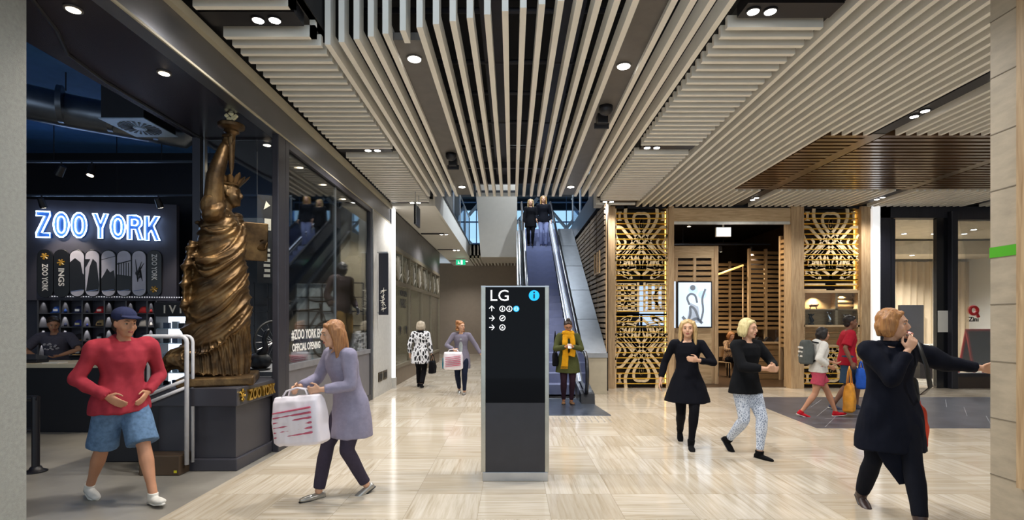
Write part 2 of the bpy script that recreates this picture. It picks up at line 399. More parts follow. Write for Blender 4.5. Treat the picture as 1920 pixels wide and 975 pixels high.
# ---------------- left shop front ----------------
sheen = M('fascia_metal', '77777c', .33, .85, var=.05, scale=2)
struct('trim_20', MB().box(-3.0, -2.85, -1, 11.95, 3.89, 4.22), sheen)
struct('trim_21', MB().box(-2.92, -2.79, -1, 11.95, 4.22, 4.31).box(-2.86, -2.843, -1, 11.95, 3.885, 3.905), bronze_trim)
struct('trim_22', MB().box(-4.0, -2.95, -1, 10.4, 3.9, 5.0), M('soffit_plum', '221f28', .22, var=.06))
gm = MB().tube([(-3.36, 2.5, 3.897), (-3.4, 3.6, 3.897), (-3.6, 4.05, 3.897), (-3.82, 4.4, 3.897), (-3.9, 4.9, 3.897), (-3.91, 6.5, 3.897)], .016, 6); struct('trim_23', gm, black_paint)
for i, (x, y) in enumerate(((-3.23, 3.77), (-3.22, 4.74), (-3.19, 6.67))):
    single(x, y, 3.9, ['warm spot in the shop soffit nearest the stone column', 'warm spot in the shop soffit before the torch', 'warm spot in the shop soffit beside the dark glazing post'][i], 'warm spots in the shop soffit', .7, lamp_warm, .045, (1, .86, .66), 90)
for i, (x, y) in enumerate(((-3.16, 7.64), (-3.16, 8.6), (-3.16, 9.6))):
    single(x, y, 3.9, ['warm spot over the window display, first from the dark post', 'warm spot over the window display, above the bicycle', 'warm spot over the window display, above the mannequin'][i], 'warm spots over the window display', 3., lamp_warm, .045, (1, .9, .76), 100)
# glazing frame: lateral screen and the long display window
t = thing('shop_window_frame', 'charcoal metal frame and post of the glazed display window', 'window frame', (-2.9, 6.45, 0))
fr = char_metal
MB().box(-.03, .05, -.20, .0, 0, 3.9).build('post', fr, t, bevel=.008)
MB().box(-.0, .05, .0, .1, 0, 3.9).build('post', fr, t, bevel=.005)
MB().box(-1.10, -1.0, -.05, .05, 0, 3.9).build('post', fr, t, bevel=.005)
MB().box(-.97, -.955, -.03, .03, 0.95, 3.9).build('post', steel, t)
MB().box(-.02, .05, 3.86, 4.0, 0, 3.9).build('post', fr, t, bevel=.005)
MB().box(-.02, .05, .1, 3.86, 3.8, 3.9).build('head_rail', fr, t)
MB().box(-.02, .05, .1, 3.86, .96, 1.04).build('sill', M('sill_grey', '8d8d92', .4, .4), t)
MB().box(-.03, .03, .1, 3.86, .12, .96).build('stall_riser', M('riser_grey', '77757a', .45, .3, var=.05), t)
MB().box(-.03, .05, .1, 3.86, 0, .12).build('kickboard', fr, t)
MB().box(-1.0, -.13, -.02, .02, .0, 0.9).build('low_panel', M('riser_grey', '77757a'), t)
MB().box(.0, .012, .1, 3.86, 1.04, 3.8).build('pane', shop_glass, t)
MB().box(-.0, .014, 1.95, 1.962, 1.04, 3.8).build('joint', steel, t)
MB().box(-1.0, -.0, -.006, .006, .9, 3.88).build('pane', clear_glass, t)
# stone pier after the window
struct('wall_pier', MB().box(-3.5, -2.85, 10.46, 12.15, 0, 3.89), pier_stone)
struct('trim_24', MB().box(-2.852, -2.835, 10.42, 10.48, 0, 3.89), steel)
t = thing('power_outlet_plate', 'bronze double outlet plate low on the stone pier', 'outlet', (-2.85, 10.9, .3))
for k in range(2):
    MB().box(0, .012, k*.42, k*.42+.34, 0, .2).build('plate', M('bronze_plate', '4d412c', .35, .7), t)
    MB().box(.01, .016, k*.42+.05, k*.42+.15, .04, .16).box(.01, .016, k*.42+.19, k*.42+.29, .04, .16).build('socket', black_paint, t)
struct('trim_25', MB().box(-2.86, -2.80, 12.17, 12.3, .25, 4.28), M('light_strip', 'ffffff', .5, var=0, emit=1.6))
struct('trim_26', MB().box(-2.86, -2.78, 12.17, 12.32, 0, .25), pier_stone)
# ---------------- second shop (bronze lattice shop front) ----------------
latt = M('bronze_frame', '8a806e', .38, .6, var=.1, scale=10)
struct('wall_left', MB().box(-3.0, -2.87, 12.35, 20.3, 3.42, 4.3), M('grey_fascia', '6c6a6c', .4, .3))
t = thing('storefront', 'bronze framed glazed shop front with a row of patterned panels on top', 'shop front', (-2.87, 12.4, 0))
MB().box(-.1, .0, 0, 7.8, 0, .42).build('plinth', M('brown_stone', '6b5a48', .35, var=.1), t)
f = MB(); ys = [0, 1.9, 3.8, 5.7, 7.7]
for y in ys: f.box(-.06, .02, y, y+.09, .42, 3.42)
f.box(-.06, .03, 0, 7.8, .42, .5).box(-.06, .03, 0, 7.8, 2.5, 2.6).box(-.06, .03, 0, 7.8, 3.34, 3.44)
f.build('frame', latt, t)
MB().box(-.03, -.02, .05, 7.75, .5, 3.35).build('pane', glass('bronze_glass', (.86, .86, .80), .12), t)
for i in range(8):                                      # fan-shaped fretwork in each top panel
    g = MB(); y0 = .09+i*.965; yc = y0+.44
    for a in range(-70, 71, 20):
        d = Vector((math.sin(R(a))*.42, math.cos(R(a))*.62)); g.tube([(0, yc, 2.62), (0, yc+d.x*.5, 2.62+d.y*.6), (0, yc+d.x, 2.62+d.y)], [.012, .03, .008], 6)
    g.box(-.01, .01, y0-.04, y0-.01, 2.6, 3.34); g.build('fretwork', M('fret_silver', 'a8a294', .35, .6), t)
T = TR(.012, 0, 0, R(90))
for s, sz, y0, z in (('NARS', .34, .75, 1.95), ('NOW OPEN', .2, .7, 2.26)):
    xf(text_mb(s, sz, .004, .8, off=.004), Matrix.Translation((.0, y0, z)) @ Matrix.Rotation(R(90), 4, 'Z')).build('lettering', black_paint, t)
for k in range(2):
    g = MB().prism([(0, -.12), (.12, .06), (.06, .13), (0, .07), (-.06, .13), (-.12, .06)], 0, 0, .004); xf(g, Matrix.Translation((0, .75+k*.75, 1.35))).build('heart', black_paint, t)
struct('wall_left', MB().box(-7, -6.9, 12.3, 20.4, 0, 4.3).box(-7, -3.0, 20.3, 20.4, 0, 4.3).box(-7, -3.5, 12.0, 12.1, 0, 4.3), M('olive_wall', 'c2c1ad', .7))
t = thing('display_counter', 'pale display counter inside the bronze framed shop', 'counter', (-4.6, 15, 0))
MB().box(-.5, .5, -1.5, 1.5, 0, .95).build('body', white_paint, t, bevel=.01); MB().box(-.55, .55, -1.55, 1.55, .95, 1.0).build('top', steel, t)
single(-4.4, 14.5, 4.3, 'downlight inside the bronze framed shop by the lettering', 'downlights in the bronze framed shop', 4.5)
single(-4.4, 18, 4.3, 'downlight deep inside the bronze framed shop', 'downlights in the bronze framed shop', 4.5)
struct('ceiling', MB().box(-7, -2.9, 12.3, 20.4, 4.3, 4.4), white_paint)
struct('wall_back', MB().box(-8, 2.1, 25, 25.2, 0, 4.42), brown_wall)
struct('wall_void', MB().box(-1.87, -1.80, 12.0, 22, 4.3, 4.84), white_paint)
struct('trim_27', MB().box(-1.89, -1.78, 12.0, 22, 4.84, 4.9), black_paint)
t = thing('glass_balustrade', 'clear glass balustrade with steel posts along the upper walkway', 'balustrade', (-1.83, 12, 4.9))
MB().box(-.008, .008, 0, 10, 0, 1.05).build('pane', blue_glass, t)
for i in range(6): MB().cyl((0, i*1.95+.1, 0), (0, i*1.95+.1, 1.15), .03, 10).build('post', steel, t)
MB().cyl((0, 0, 1.12), (0, 10, 1.12), .03, 10).build('handrail', steel, t)
# riser slats at the far end of the void, then a slatted ceiling
m = MB()
for i in range(13): m.box(-1.80+i*.158, -1.74+i*.158, 21.9, 25, 4.3, 4.42)
for i in range(4): m.box(-1.80+i*.158, -1.74+i*.158, 21.9, 22.0, 4.3, 4.85)
struct('ceiling', m, white_paint)
struct('wall_void', MB().box(-1.85, 2.1, 22.0, 22.1, 4.42, 4.9), void_black)
struct('wall_bulkhead', MB().prism([(-1.22, 4.1), (.2, 4.1), (.2, 8.6), (-1.55, 8.6)], 1, 20, 22), M('bulkhead_paint', 'b7b0a4', .6, var=.03))
struct('wall_back', MB().box(2.12, 2.3, 18.5, 25.2, 0, 4.74), brown_wall)
struct('trim_28', MB().box(-1.52, .2, 19.97, 20.0, 6.62, 6.7), black_paint)
# upper level
struct('floor', MB().box(.2, 14, 18.9, 30, 4.6, 4.95).box(-12, -1.89, 11.9, 30, 4.6, 4.9).box(2.15, 14, 12.35, 30, 4.76, 4.95), M('upper_floor', 'a9a7a0', .3))
struct('wall_far', MB().box(-12, 14, 29.5, 29.7, 8.0, 8.6).box(-12, 14, 29.5, 29.7, 4.4, 5.0), slab_dark)
t = thing('glazed_facade', 'tall blue glazed wall with diagonal white steel bracing behind the escalator', 'glass wall', (0, 28.5, 4.97))
MB().box(-12, 14, 0, .03, 0, 3.55).build('glazing', glass('facade_blue', (.72, .88, 1.), .1), t)
g = MB()
for i in range(27): g.box(-12+i, -11.95+i, -.05, .0, 0, 3.55)
for z in (.9, 2.1, 3.2): g.box(-12, 14, -.06, 0, z, z+.07)
g.build('mullions', M('mullion_blue', '4d6f9c', .4, .4), t)
for i in range(-4, 5):
    x = i*3.0
    for s in (-1, 1): MB().tube([(x-1.5*s, -.2, 0), (x+1.42*s, -.2, 3.42)], .09, 8).build('brace', M('brace_white', 'c9dcef', .4), t)
t = thing('glass_balustrade', 'glass balustrade on the upper floor above the timber slat wall', 'balustrade', (2.2, 12.4, 4.95))
MB().box(-.008, .008, 0, 6.4, 0, 1.05).build('pane', blue_glass, t)
for i in range(4): MB().cyl((0, i*2+.1, 0), (0, i*2+.1, 1.2), .035, 10).build('post', steel, t)
MB().cyl((0, 0, 1.12), (0, 6.4, 1.12), .03, 10).build('handrail', steel, t)
struct('wall_void', MB().box(2.1, 2.2, 11.95, 19, 4.4, 4.95), M('navy_edge', '2c3340', .4, .2))
struct('ceiling', MB().box(1.95, 2.3, 11.9, 12.25, 4.3, 5.6), white_paint)

# ---------------- columns at the frame edges ----------------
struct('wall_left', MB().box(-3.9, -3.225, 1.4, 3.4, 0, 5.0), grey_stone)
c = thing('timber_clad_column', 'stone tiled column with a green stripe at the edge of the walkway', 'column', (3.27, 1.2, 0))
tile = M('column_tile', 'b3a58f', .55, var=.14, scale=1.8, stretch=(1, 3, 8), bump=.06)
MB().box(0, .8, 0, 2.3, 0, 4.45).build('shaft', tile, c)
g = MB()
for k in range(12): g.box(-.003, .0, 0, 2.3, .17+k*.385, .176+k*.385)
g.build('tile_joint', M('joint_brown', '7d7261', .7), c)
MB().box(-.005, .0, 0, 2.302, 2.03, 2.10).build('green_stripe', M('green_paint', '4fae1c', .5, var=.02), c)
MB().box(-.03, .0, 0, 2.09, .53, 4.3).build('timber_panel', timber, c)
MB().box(.25, .8, 2.3, 2.306, 0, 4.45).build('end_face', tile, c)

# ---------------- rooms' outer walls ----------------
struct('wall_left', MB().box(-12.1, -12, -4, 12.3, 0, 5.1), black_paint)
struct('wall_back', MB().box(-12, -3.5, 10.36, 10.5, 0, 5.0), black_paint)
struct('wall_right', MB().box(15, 15.1, -4, 30, 0, 9), white_paint)
# ================= clothing shop interior =================
WT = Matrix.Translation((X_(190, 9.5), 9.5, 0)) @ Matrix.Rotation(.19, 4, 'Z'); WR = .19
def wl(px, d=0):
    k = (px-960)/F; c, s = math.cos(WR), math.sin(WR); return (k*9.5-X_(190, 9.5))/(c-k*s)
def wz(px, py):
    lx = wl(px); return Z_(py, 9.5+lx*math.sin(WR))
def wp(px, py, d=0):
    return WT @ Vector((wl(px), -d, wz(px, py)))
panel = M('wall_panel_dark', '42404c', .6, var=.05)
T0 = thing('feature_wall', 'dark panelled feature wall behind the shop counter', 'wall panel', WT.translation, WR)
MB().box(-3.0, wl(331), .0, .12, 1.98, wz(331, 384)).box(-3, -1.62, 0, .12, 0, 1.98).box(-3, wl(331), .32, .4, 0, 2.0).build('panel', panel, T0)
t = thing('cap_shelving', 'grey cubbyhole shelving for caps under the row of skateboards', 'shelving', WT.translation, WR)
px_cols = [71, 112.5, 154, 195.6, 236.5, 275.5, 293]; zs = [wz(190, y) for y in (561, 587.5, 613, 639, 666)]
cols = [wl(p) for p in px_cols]; shelf_m = M('shelf_grey', '4a4a50', .5, var=.05)
g = MB()
for x in cols: g.box(x-.012, x+.012, -.0, .31, zs[4]-.02, zs[0]+.01)
g.build('divider', shelf_m, t)
g = MB()
for z in zs: g.box(cols[0], cols[-1], 0, .31, z-.012, z+.006)
g.build('shelf', shelf_m, t); MB().box(cols[0], cols[-1], .30, .32, zs[4], zs[0]).build('back_panel', panel, t)
MB().box(cols[0], cols[-1]+.9, .0, .3, 0, zs[4]-.03).build('base_cabinet', black_paint, t)
g = MB()
for i in range(60): g.box(cols[0]+.09+i*.042, cols[0]+.11+i*.042, -.006, .0, zs[0]+.035, zs[0]+.055)
g.build('lamp_strip', M('strip_grey', 'c9c9cf', .5, emit=.6), t)
for x in cols[:-1]:
    for z in zs[:-1]: spot(t, (x+.10, .12, z-.02), 3., 62, .35, (1, .97, .93), .008, rot=(0, R(33), 0))
def cap(col, brim, logo, lbl, loc, first={}):
    c = thing('baseball_cap', lbl, 'cap', loc, WR, 'caps on the cubbyhole shelves')
    g = MB(); n = 16; vs = []
    for i in range(6):
        a = i/5*math.pi/2; r = math.cos(a)**.6 if i < 5 else .02
        for k in range(n):
            th = 2*math.pi*k/n; vs.append((.105*r*math.cos(th), .12*r*math.sin(th), .005+.125*math.sin(a)))
    g.add(vs, [(i*n+k, i*n+(k+1) % n, (i+1)*n+(k+1) % n, (i+1)*n+k) for i in range(5) for k in range(n)]+[tuple(range(n-1, -1, -1)), tuple(5*n+k for k in range(n))])
    g.build('crown', M('cap_'+col, col, .8, var=.05), c, smooth=True)
    o = [(-.1+.2*k/8, -.08-.12*math.sin(math.pi*k/8)**.8) for k in range(9)]
    MB().prism(o, 2, .0, .014).build('brim', M('cap_'+brim, brim, .7, var=.05), c, bevel=.004)
    if logo: MB().box(-.035, .035, -.125, -.112, .03, .07).build('badge', M('cap_'+logo, logo, .6), c)
caps = [(0, 0, '2c56a8', '2c56a8', 'f0f0f0', 'royal blue cap with a white crest, top row by the wall edge'), (1, 0, '20284e', '20284e', 'e8e8e8', 'navy cap with a white badge in the top row'),
    (2, 0, 'b0222c', 'b0222c', 'e6d8d0', 'red cap with a pale badge in the top row'), (3, 0, '54529c', '54529c', None, 'violet blue cap in the top row'), (4, 0, 'd03838', 'a02020', None, 'bright red cap at the end of the top row'),
    (1, 1, '3a449c', '20284e', 'e0d8b0', 'blue cap with a dark brim in the second row'), (2, 1, 'c9aa78', '3a2a1c', '3a2a1c', 'tan cap with a brown badge in the second row'), (4, 1, 'd8d0c8', 'a8a098', None, 'off white cap in the second row beside the gate'),
    (1, 2, '26242a', 'c59a5c', None, 'black cap with a tan brim in the third row'), (2, 2, '24242c', '24242c', 'f0f0f0', 'dark cap with a white front in the third row'), (4, 2, '5a5e68', '3a3e48', None, 'grey cap in the third row'),
    (1, 3, '1c1c22', 'd0aa70', 'c8c8c8', 'black cap with a sand brim in the bottom row'), (2, 3, '4a3a80', '4a3a80', None, 'purple cap in the bottom row'), (0, 2, '3c3c46', '3c3c46', None, 'charcoal cap in the third row behind the shop assistant'),
    (0, 1, '1e2440', '1e2440', None, 'dark blue cap in the second row behind the shop assistant'), (3, 1, '8a3030', '8a3030', None, 'maroon cap in the second row'), (3, 3, '30303a', '30303a', None, 'dark grey cap in the bottom row')]
for c, r, a, b_, l, lbl in caps:
    cap(a, b_, l, lbl, WT @ Vector((cols[c]+.27, .13, zs[r+1]+.008)))
# skateboards
def deck(i, px, art, lbl):
    c = WT @ Vector((wl(px), -.045, wz(px, 513))); t = thing('skateboard_deck', lbl, 'skateboard', c, WR, 'skateboard decks in a row on the feature wall')
    def outline(w, h, k=10):
        o = [(w*math.cos(math.pi*j/k), h-w+w*math.sin(math.pi*j/k)) for j in range(k+1)]
        return o+[(-x, -z) for x, z in o]
    MB().prism(outline(.125, .44), 1, 0, .03).build('board', M('deck_black', '0e0e12', .35), t, bevel=.006)
    MB().box(-.03, .03, .03, .045, -.28, -.22).box(-.03, .03, .03, .045, .22, .28).build('hanger', black_paint, t)
    W, H = .112, .42
    sky = M('deck_sky', 'cfcbd8', .4, var=.15, scale=4); dk = M('deck_ink', '14141a', .4); gold = M('deck_gold', 'a8812c', .4); wh = M('deck_white', 'e8e4e0', .4)
    if art[0] == 'text':
        T = Matrix.Translation((-.03, -.004, .20)) @ Matrix.Rotation(R(90), 4, 'Y')
        g = xf(text_mb(art[1], .125, .003, .74 if len(art[1]) > 5 else 1.2, off=.003), Matrix.Translation((-.04, -.003, art[2])) @ Matrix.Rotation(R(90), 4, 'Y')); g.build('lettering', wh, t)
        g = MB()
        for a in range(6):
            d = (math.cos(R(a*60+10))*.06, math.sin(R(a*60+10))*.06); g.tube([(0, -.003, art[3]), (d[0], -.003, art[3]+d[1])], [.012, .018], 5)
        g.build('emblem', gold, t)
    else:
        MB().prism(outline(W, H), 1, -.004, .0).build('picture', sky, t)
        g = MB(); k = art[1]
        rng = random.Random(k)
        if k == 0: g.prism([(-W, -.1), (-W, .2), (-.03, .28), (.06, .2), (.09, 0), (W, -.02), (W, -.3), (-W, -.34)], 1, -.007, -.004)
        if k == 1: g.prism([(-.04, .12), (.01, .27), (.07, .2), (W, -.2), (.1, -.33), (-.1, -.33)], 1, -.007, -.004).prism([(-W, .1), (-.03, .26), (-W, .26)], 1, -.007, -.004)
        if k == 2: g.prism([(-W, -.32), (-W, -.1), (-.05, .02), (-.02, .09), (.03, .02), (.09, .06), (W, -.1), (W, -.32)], 1, -.007, -.004).tube([(-W, -.006, .25), (W, -.006, .32)], .005, 5)
        if k == 3:
            for q in range(5): g.box(-.09+q*.04, -.075+q*.04, -.007, -.004, -.05, .2)
            g.prism([(-W, -.32), (-W, -.02), (W, -.05), (W, -.32)], 1, -.007, -.004).tube([(-W, -.006, .17), (W, -.006, .24)], .01, 5)
        if k == 4:
            for q in range(7): g.tube([(rng.uniform(-.03, .03), -.006, rng.uniform(-.1, .1)), (rng.uniform(-.1, .1), -.006, rng.uniform(-.25, .3))], [.018, .004], 5)
            g.ball((-.02, -.006, .0), (.04, .004, .05))
        g.build('ink_shape', dk, t)
        MB().prism([(-.09, -.335), (.09, -.305), (.09, -.295), (-.09, -.325)], 1, -.008, -.004).build('caption_line', M('deck_blue', '6f86b8', .4), t)
arts = [(('text', 'ZOO YORK', .17, .31), 'black skateboard deck with white capitals, at the wall edge of the row'), (('text', 'INGS', .10, .2), 'black skateboard deck with a gold emblem over large white capitals'),
    (('pic', 0), 'skateboard deck with a dark street scene under a grey sky'), (('pic', 1), 'skateboard deck with a tall dark tower'), (('pic', 2), 'skateboard deck with silhouettes and an overhead wire'),
    (('pic', 3), 'skateboard deck with a row of bridge cables'), (('pic', 4), 'skateboard deck with bare branching silhouette'), (('text', 'ZOO YORK', .36, -.3), 'black skateboard deck with a gold emblem under white capitals')]
for i, (a, l) in enumerate(arts): deck(i, [87.5, 118, 147.5, 176, 206, 235, 263, 291.5][i], a, l)
# neon sign
t = thing('neon_sign', 'blue white neon sign of outlined capitals on the feature wall', 'neon sign', WT.translation, WR)
def stad(x0, x1, z0, z1, k=7):
    r = (x1-x0)/2; cx = (x0+x1)/2
    o = [(cx+r*math.cos(math.pi*j/k), z1-r+r*math.sin(math.pi*j/k)) for j in range(k+1)]
    return o+[(cx-r*math.cos(math.pi*j/k), z0+r-r*math.sin(math.pi*j/k)) for j in range(k+1)]
GL = {'Z': [[(0, 1), (.95, 1), (.95, .84), (.38, .17), (.95, .17), (.95, 0), (0, 0), (0, .16), (.57, .83), (0, .83)]],
    'O': [stad(0, 1, 0, 1), stad(.27, .73, .17, .83)],
    'Y': [[(0, 1), (.27, 1), (.5, .62), (.73, 1), (1, 1), (.63, .42), (.63, 0), (.37, 0), (.37, .42)]],
    'R': [[(0, 0), (0, 1), (.6, 1), (.85, .93), (.95, .78), (.93, .6), (.75, .48), (1, 0), (.72, 0), (.5, .43), (.27, .43), (.27, 0)], [(.27, .84), (.55, .84), (.67, .77), (.67, .67), (.55, .59), (.27, .59)]],
    'K': [[(0, 0), (0, 1), (.27, 1), (.27, .6), (.66, 1), (.98, 1), (.6, .6), (1, 0), (.7, 0), (.42, .42), (.27, .28), (.27, 0)]]}
neon = M('neon_tube', 'cfe4ff', .4, var=0, emit=7., ecol='b8d8ff'); chan = M('channel_letter_blue', '24538f', .4, var=.03)
for ch, a, b_, y0, y1 in (('Z', 73, 100, 398, 446), ('O', 105, 134, 399, 446), ('O', 138, 167, 400, 447), ('Y', 178, 207, 402, 448), ('O', 211, 239, 404, 449), ('R', 243, 271, 405.5, 450.5), ('K', 275, 303, 407, 452)):
    x0, x1 = wl(a), wl(b_); zt, zb = wz((a+b_)/2, y0), wz((a+b_)/2, y1)
    m_ = lambda q: (x0+q[0]*(x1-x0), zb+q[1]*(zt-zb))
    g = MB(); h = MB()
    for j, o in enumerate(GL[ch]):
        g.tube([(m_(q)[0], -.07, m_(q)[1]) for q in o], .0125, 6, closed=True)
    h.prism([m_(q) for q in GL[ch][0]], 1, -.05, -.0)
    L = h.build('letter', chan, t); g.build('neon_tube', neon, L, smooth=True)
# staff, counter and things
t = thing('shop_counter', 'black shop counter with a pale timber top', 'counter', (X_(115, 7.35), 7.35, 0))
MB().box(-2.5, .85, 0.03, .7, 0, .93).build('body', black_paint, t, bevel=.005); MB().box(-2.5, .92, -.02, .75, .93, .985).build('top', M('counter_top', 'd8c8a8', .4, var=.05), t, bevel=.004)
t = thing('till', 'small black till on the counter beside the shop assistant', 'till', at(66, 676, 7.6)[:2]+(.985,))
MB().box(-.1, .12, -.1, .1, 0, .05).build('base', black_paint, t, bevel=.01); MB().prism([(-.1, .05), (.08, .05), (.1, .09), (-.1, .13)], 0, -.08, .1).build('keypad', M('till_grey', '3a3a42', .4), t)
MB().box(-.12, .12, -.08, .08, 0, .012).build('paper', white_paint, loc=(X_(103, 7.5), 7.5, .985), label='loose white papers on the pale counter top', cat='paper')
t = thing('turnstile_post', 'short black post with a side rail beside the stone column', 'post', (X_(67, 5.43), 5.43, 0))
MB().lathe([(.10, 0), (.10, .012), (.06, .03), (.045, .06)], n=24).build('base', black_paint, t, smooth=40)
MB().cyl((0, 0, .05), (0, 0, .80), .035, 20).build('post', black_paint, t, smooth=40); MB().cyl((-.5, 0, .78), (.03, 0, .78), .03, 16).cyl((-.5, 0, .45), (0, 0, .45), .018, 12).build('rail', black_paint, t, smooth=40)
# security pedestal
t = thing('security_gate', 'white tubular security gate on a bronze base beside the plinth', 'security gate', (X_(308, 5.35), 5.35, 0))
gt = M('gate_white', 'd0cfd2', .35)
def rr(w0, w1, z0, z1, r=.06):
    o = []
    for cx, cz, a0 in ((w1-r, z1-r, 0), (w0+r, z1-r, 90)): o += [(cx+r*math.cos(R(a0+a)), cz+r*math.sin(R(a0+a))) for a in (0, 30, 60, 90)]
    return [(w1, z0)]+o+[(w0, z0)]
for k, (y, c) in enumerate(((0, .014), (.10, .011))):
    MB().tube([(x, y, z) for x, z in rr(-.235+.0*k, .235, .1, 1.44)], c*1.6, 8).build('loop', gt, t, smooth=True)
MB().tube([(-.235, .0, .80), (.235, .0, .99)], .018, 8).tube([(-.235, .0, .72), (.235, .0, .91)], .018, 8).build('crossbar', gt, t, smooth=True)
MB().box(-.225, .2, -.06, .14, 0, .21).build('base', M('gate_base', '5b4a3a', .35, .5), t, bevel=.012); MB().box(.14, .17, -.063, -.06, .03, .055).build('lamp', M('yellow_dot', 'd8cc20', .5), t)
# plinth
PM = M('plinth_grey', '3d3c43', .42, .15, var=.06)
t = thing('statue_plinth', 'dark grey square plinth with gold lettering on its overhanging cap', 'plinth', (-2.93, 5.45, 0))
MB().box(-.90, -.0, .0, .92, 0, .13).build('skirting', PM, t, bevel=.01)
MB().box(-.86, -.03, .04, .88, .13, .70).build('body', PM, t, bevel=.004)
MB().box(-.93, .03, -.05, .95, .70, .89).build('cap', PM, t, bevel=.006)
MB().box(-1.7, -.93, .35, .9, 0, .78).build('low_display_block', black_paint, t, bevel=.01)
gold = M('gold_letters', 'd9b255', .22, 1., var=.1)
g = xf(text_mb('ZOO YORK', .165, .03, .70, off=.004), Matrix.Translation((.045, .15, .735)) @ Matrix.Rotation(R(90), 4, 'Z')); g.build('lettering', gold, t, bevel=.002)
g = MB()
def emblem(g, c, s, plane='YZ', dep=.012):
    for a, l in ((90, 1), (45, .8), (135, .8), (0, .6), (180, .6), (-60, .7), (-120, .7), (-90, .8)):
        d = Vector((0, math.cos(R(a)), math.sin(R(a)))) if plane == 'YZ' else Vector((math.cos(R(a)), 0, math.sin(R(a))))
        p = Vector(c); q = p+d*s*l
        g.tube([p, p+(q-p)*.55, q], [s*.13, s*.10, s*.2], 6)
    return g
emblem(g, (.04, .04, .80), .075).build('emblem', gold, t)
# cabinet with sunglasses
t = thing('lit_display_cabinet', 'brightly lit display cabinet with a black header behind the statue', 'display cabinet', (X_(324, 9.0), 9.0, 0))
MB().box(-.33, .33, .0, .35, 1.68, 1.93).build('header', black_paint, t, bevel=.004)
MB().box(-.33, -.30, 0, .35, 0, 1.68).box(.30, .33, 0, .35, 0, 1.68).box(-.3, .3, .0, .35, 0, .45).build('case', black_paint, t)
MB().box(-.30, .30, .33, .35, .45, 1.68).build('lightbox', M('lightbox', 'e8f2ff', .5, var=0, emit=1.3), t)
for k in range(4): MB().box(-.3, .3, .03, .33, .68+k*.26, .69+k*.26).build('shelf', M('frosted', 'a8c8d8', .2), t)
xf(text_mb('I V I', .2, .01, 1.0, 'CENTER', off=.002), Matrix.Translation((0, -.006, 1.74))).build('lettering', white_paint, t)
rng = random.Random(3)
for r in range(5):
    for k in range(4):
        z = .452+r*.26 if r == 0 else .692+(r-1)*.26
        MB().box(-.05, .05, -.03, .03, 0, rng.uniform(.05, .13)).prism([(-.05, .05), (.05, .05), (.03, .09), (-.03, .09)], 1, -.035, -.025).build('eyewear_box', M('box_'+str((r+k) % 3), ['22242c', '51607a', 'b8c4d0'][(r+k) % 3], .4),
            loc=(X_(324, 9.0)-.2+k*.135, 9.15+.03*(k % 2), z), label='small eyewear box on a glass shelf of the lit cabinet', cat='box', group='eyewear boxes in the lit cabinet')
# ducts, diffuser, tracks
duct_m = M('duct_metal', '6c7480', .3, .9, var=.15, scale=5)
t = thing('air_duct', 'round spiral air duct under the shop ceiling coloured as if blue lit', 'duct', (-5.5, 7.2, 4.5))
MB().tube([(-4.5, -1.8, .15), (-2.2, -1.3, .1), (-.6, -.1, .0), (.55, .55, -.05), (.8, .5, .1), (.95, .3, .4)], .23, 20).build('duct', duct_m, t, smooth=True)
g = MB()
for k in range(7): p = Vector((-2.4+k*.45, -1.4+k*.27, .1-.02*k)); g.tube([p, p+Vector((.05, .032, 0))], .245, 20)
g.build('collar', duct_m, t, smooth=40)
g = MB()
for k in range(4): g.cyl((-2.2+k*.8, -1.2+k*.5, .25), (-2.2+k*.8, -1.2+k*.5, .52), .008, 6)
g.build('hanger', black_paint, t)
t = thing('ceiling_diffuser', 'black air diffuser box with a square pale swirl grille', 'air diffuser', (-4.94, 6.8, 4.16))
MB().box(-.27, .27, -.31, .31, .012, .86).build('box', black_paint, t)
MB().box(-.29, .29, -.33, .33, 0, .012).build('faceplate', M('grille_blue', '9db4cc', .4, .2), t)
g = MB()
for k in range(24):
    a = k*R(15); g.prism([(math.cos(a)*.08, math.sin(a)*.08), (math.cos(a)*.24, math.sin(a)*.24), (math.cos(a+.13)*.24, math.sin(a+.13)*.24)], 2, -.006, .001)
g.build('vane', black_paint, t); MB().lathe([(.06, -.012), (.06, 0.001)], n=20).build('hub', M('grille_blue', '9db4cc'), t)
t = thing('lighting_track', 'thin dark lighting tracks with tilted spotlights under the shop ceiling', 'lighting track', (-6.8, 7.6, 3.95))
MB().box(-3.0, 2.9, -.015, .015, 0, .03).box(-3.0, 2.9, 1.2, 1.23, -.2, -.17).build('track', M('track_grey', '3a4250', .4, .4), t)
g = MB()
for x in (-2, 0, 1.6, 2.8): g.cyl((x, 0, 0), (x, 0, 1.05), .006, 6).cyl((x, 1.21, -.2), (x, 1.21, 1.05), .006, 6)
g.build('hanger_rod', black_paint, t)
def track_head(x, y, z, lbl, power=1, tilt=(0, 0)):
    o = thing('track_spotlight', lbl, 'spotlight', (x, y, z), 0, 'spotlights on the shop tracks')
    MB().cyl((0, 0, 0), (0, 0, -.08), .012, 8).build('stem', black_paint, o)
    d = Vector((math.sin(tilt[0]), math.sin(tilt[1]), -1)).normalized(); p = Vector((0, 0, -.10))
    MB().tube([p-d*.06, p+d*.10], [.045, .055], 16).build('head', black_paint, o, smooth=40)
    MB().tube([p+d*.09, p+d*.104], [.046, .04], 16).build('lens', lamp_warm, o)
    s = spot(o, p+d*.13, power*SPOT_W, 70, .6, (1, .88, .72), .04); s.rotation_euler = d.to_track_quat('-Z', 'Y').to_euler()
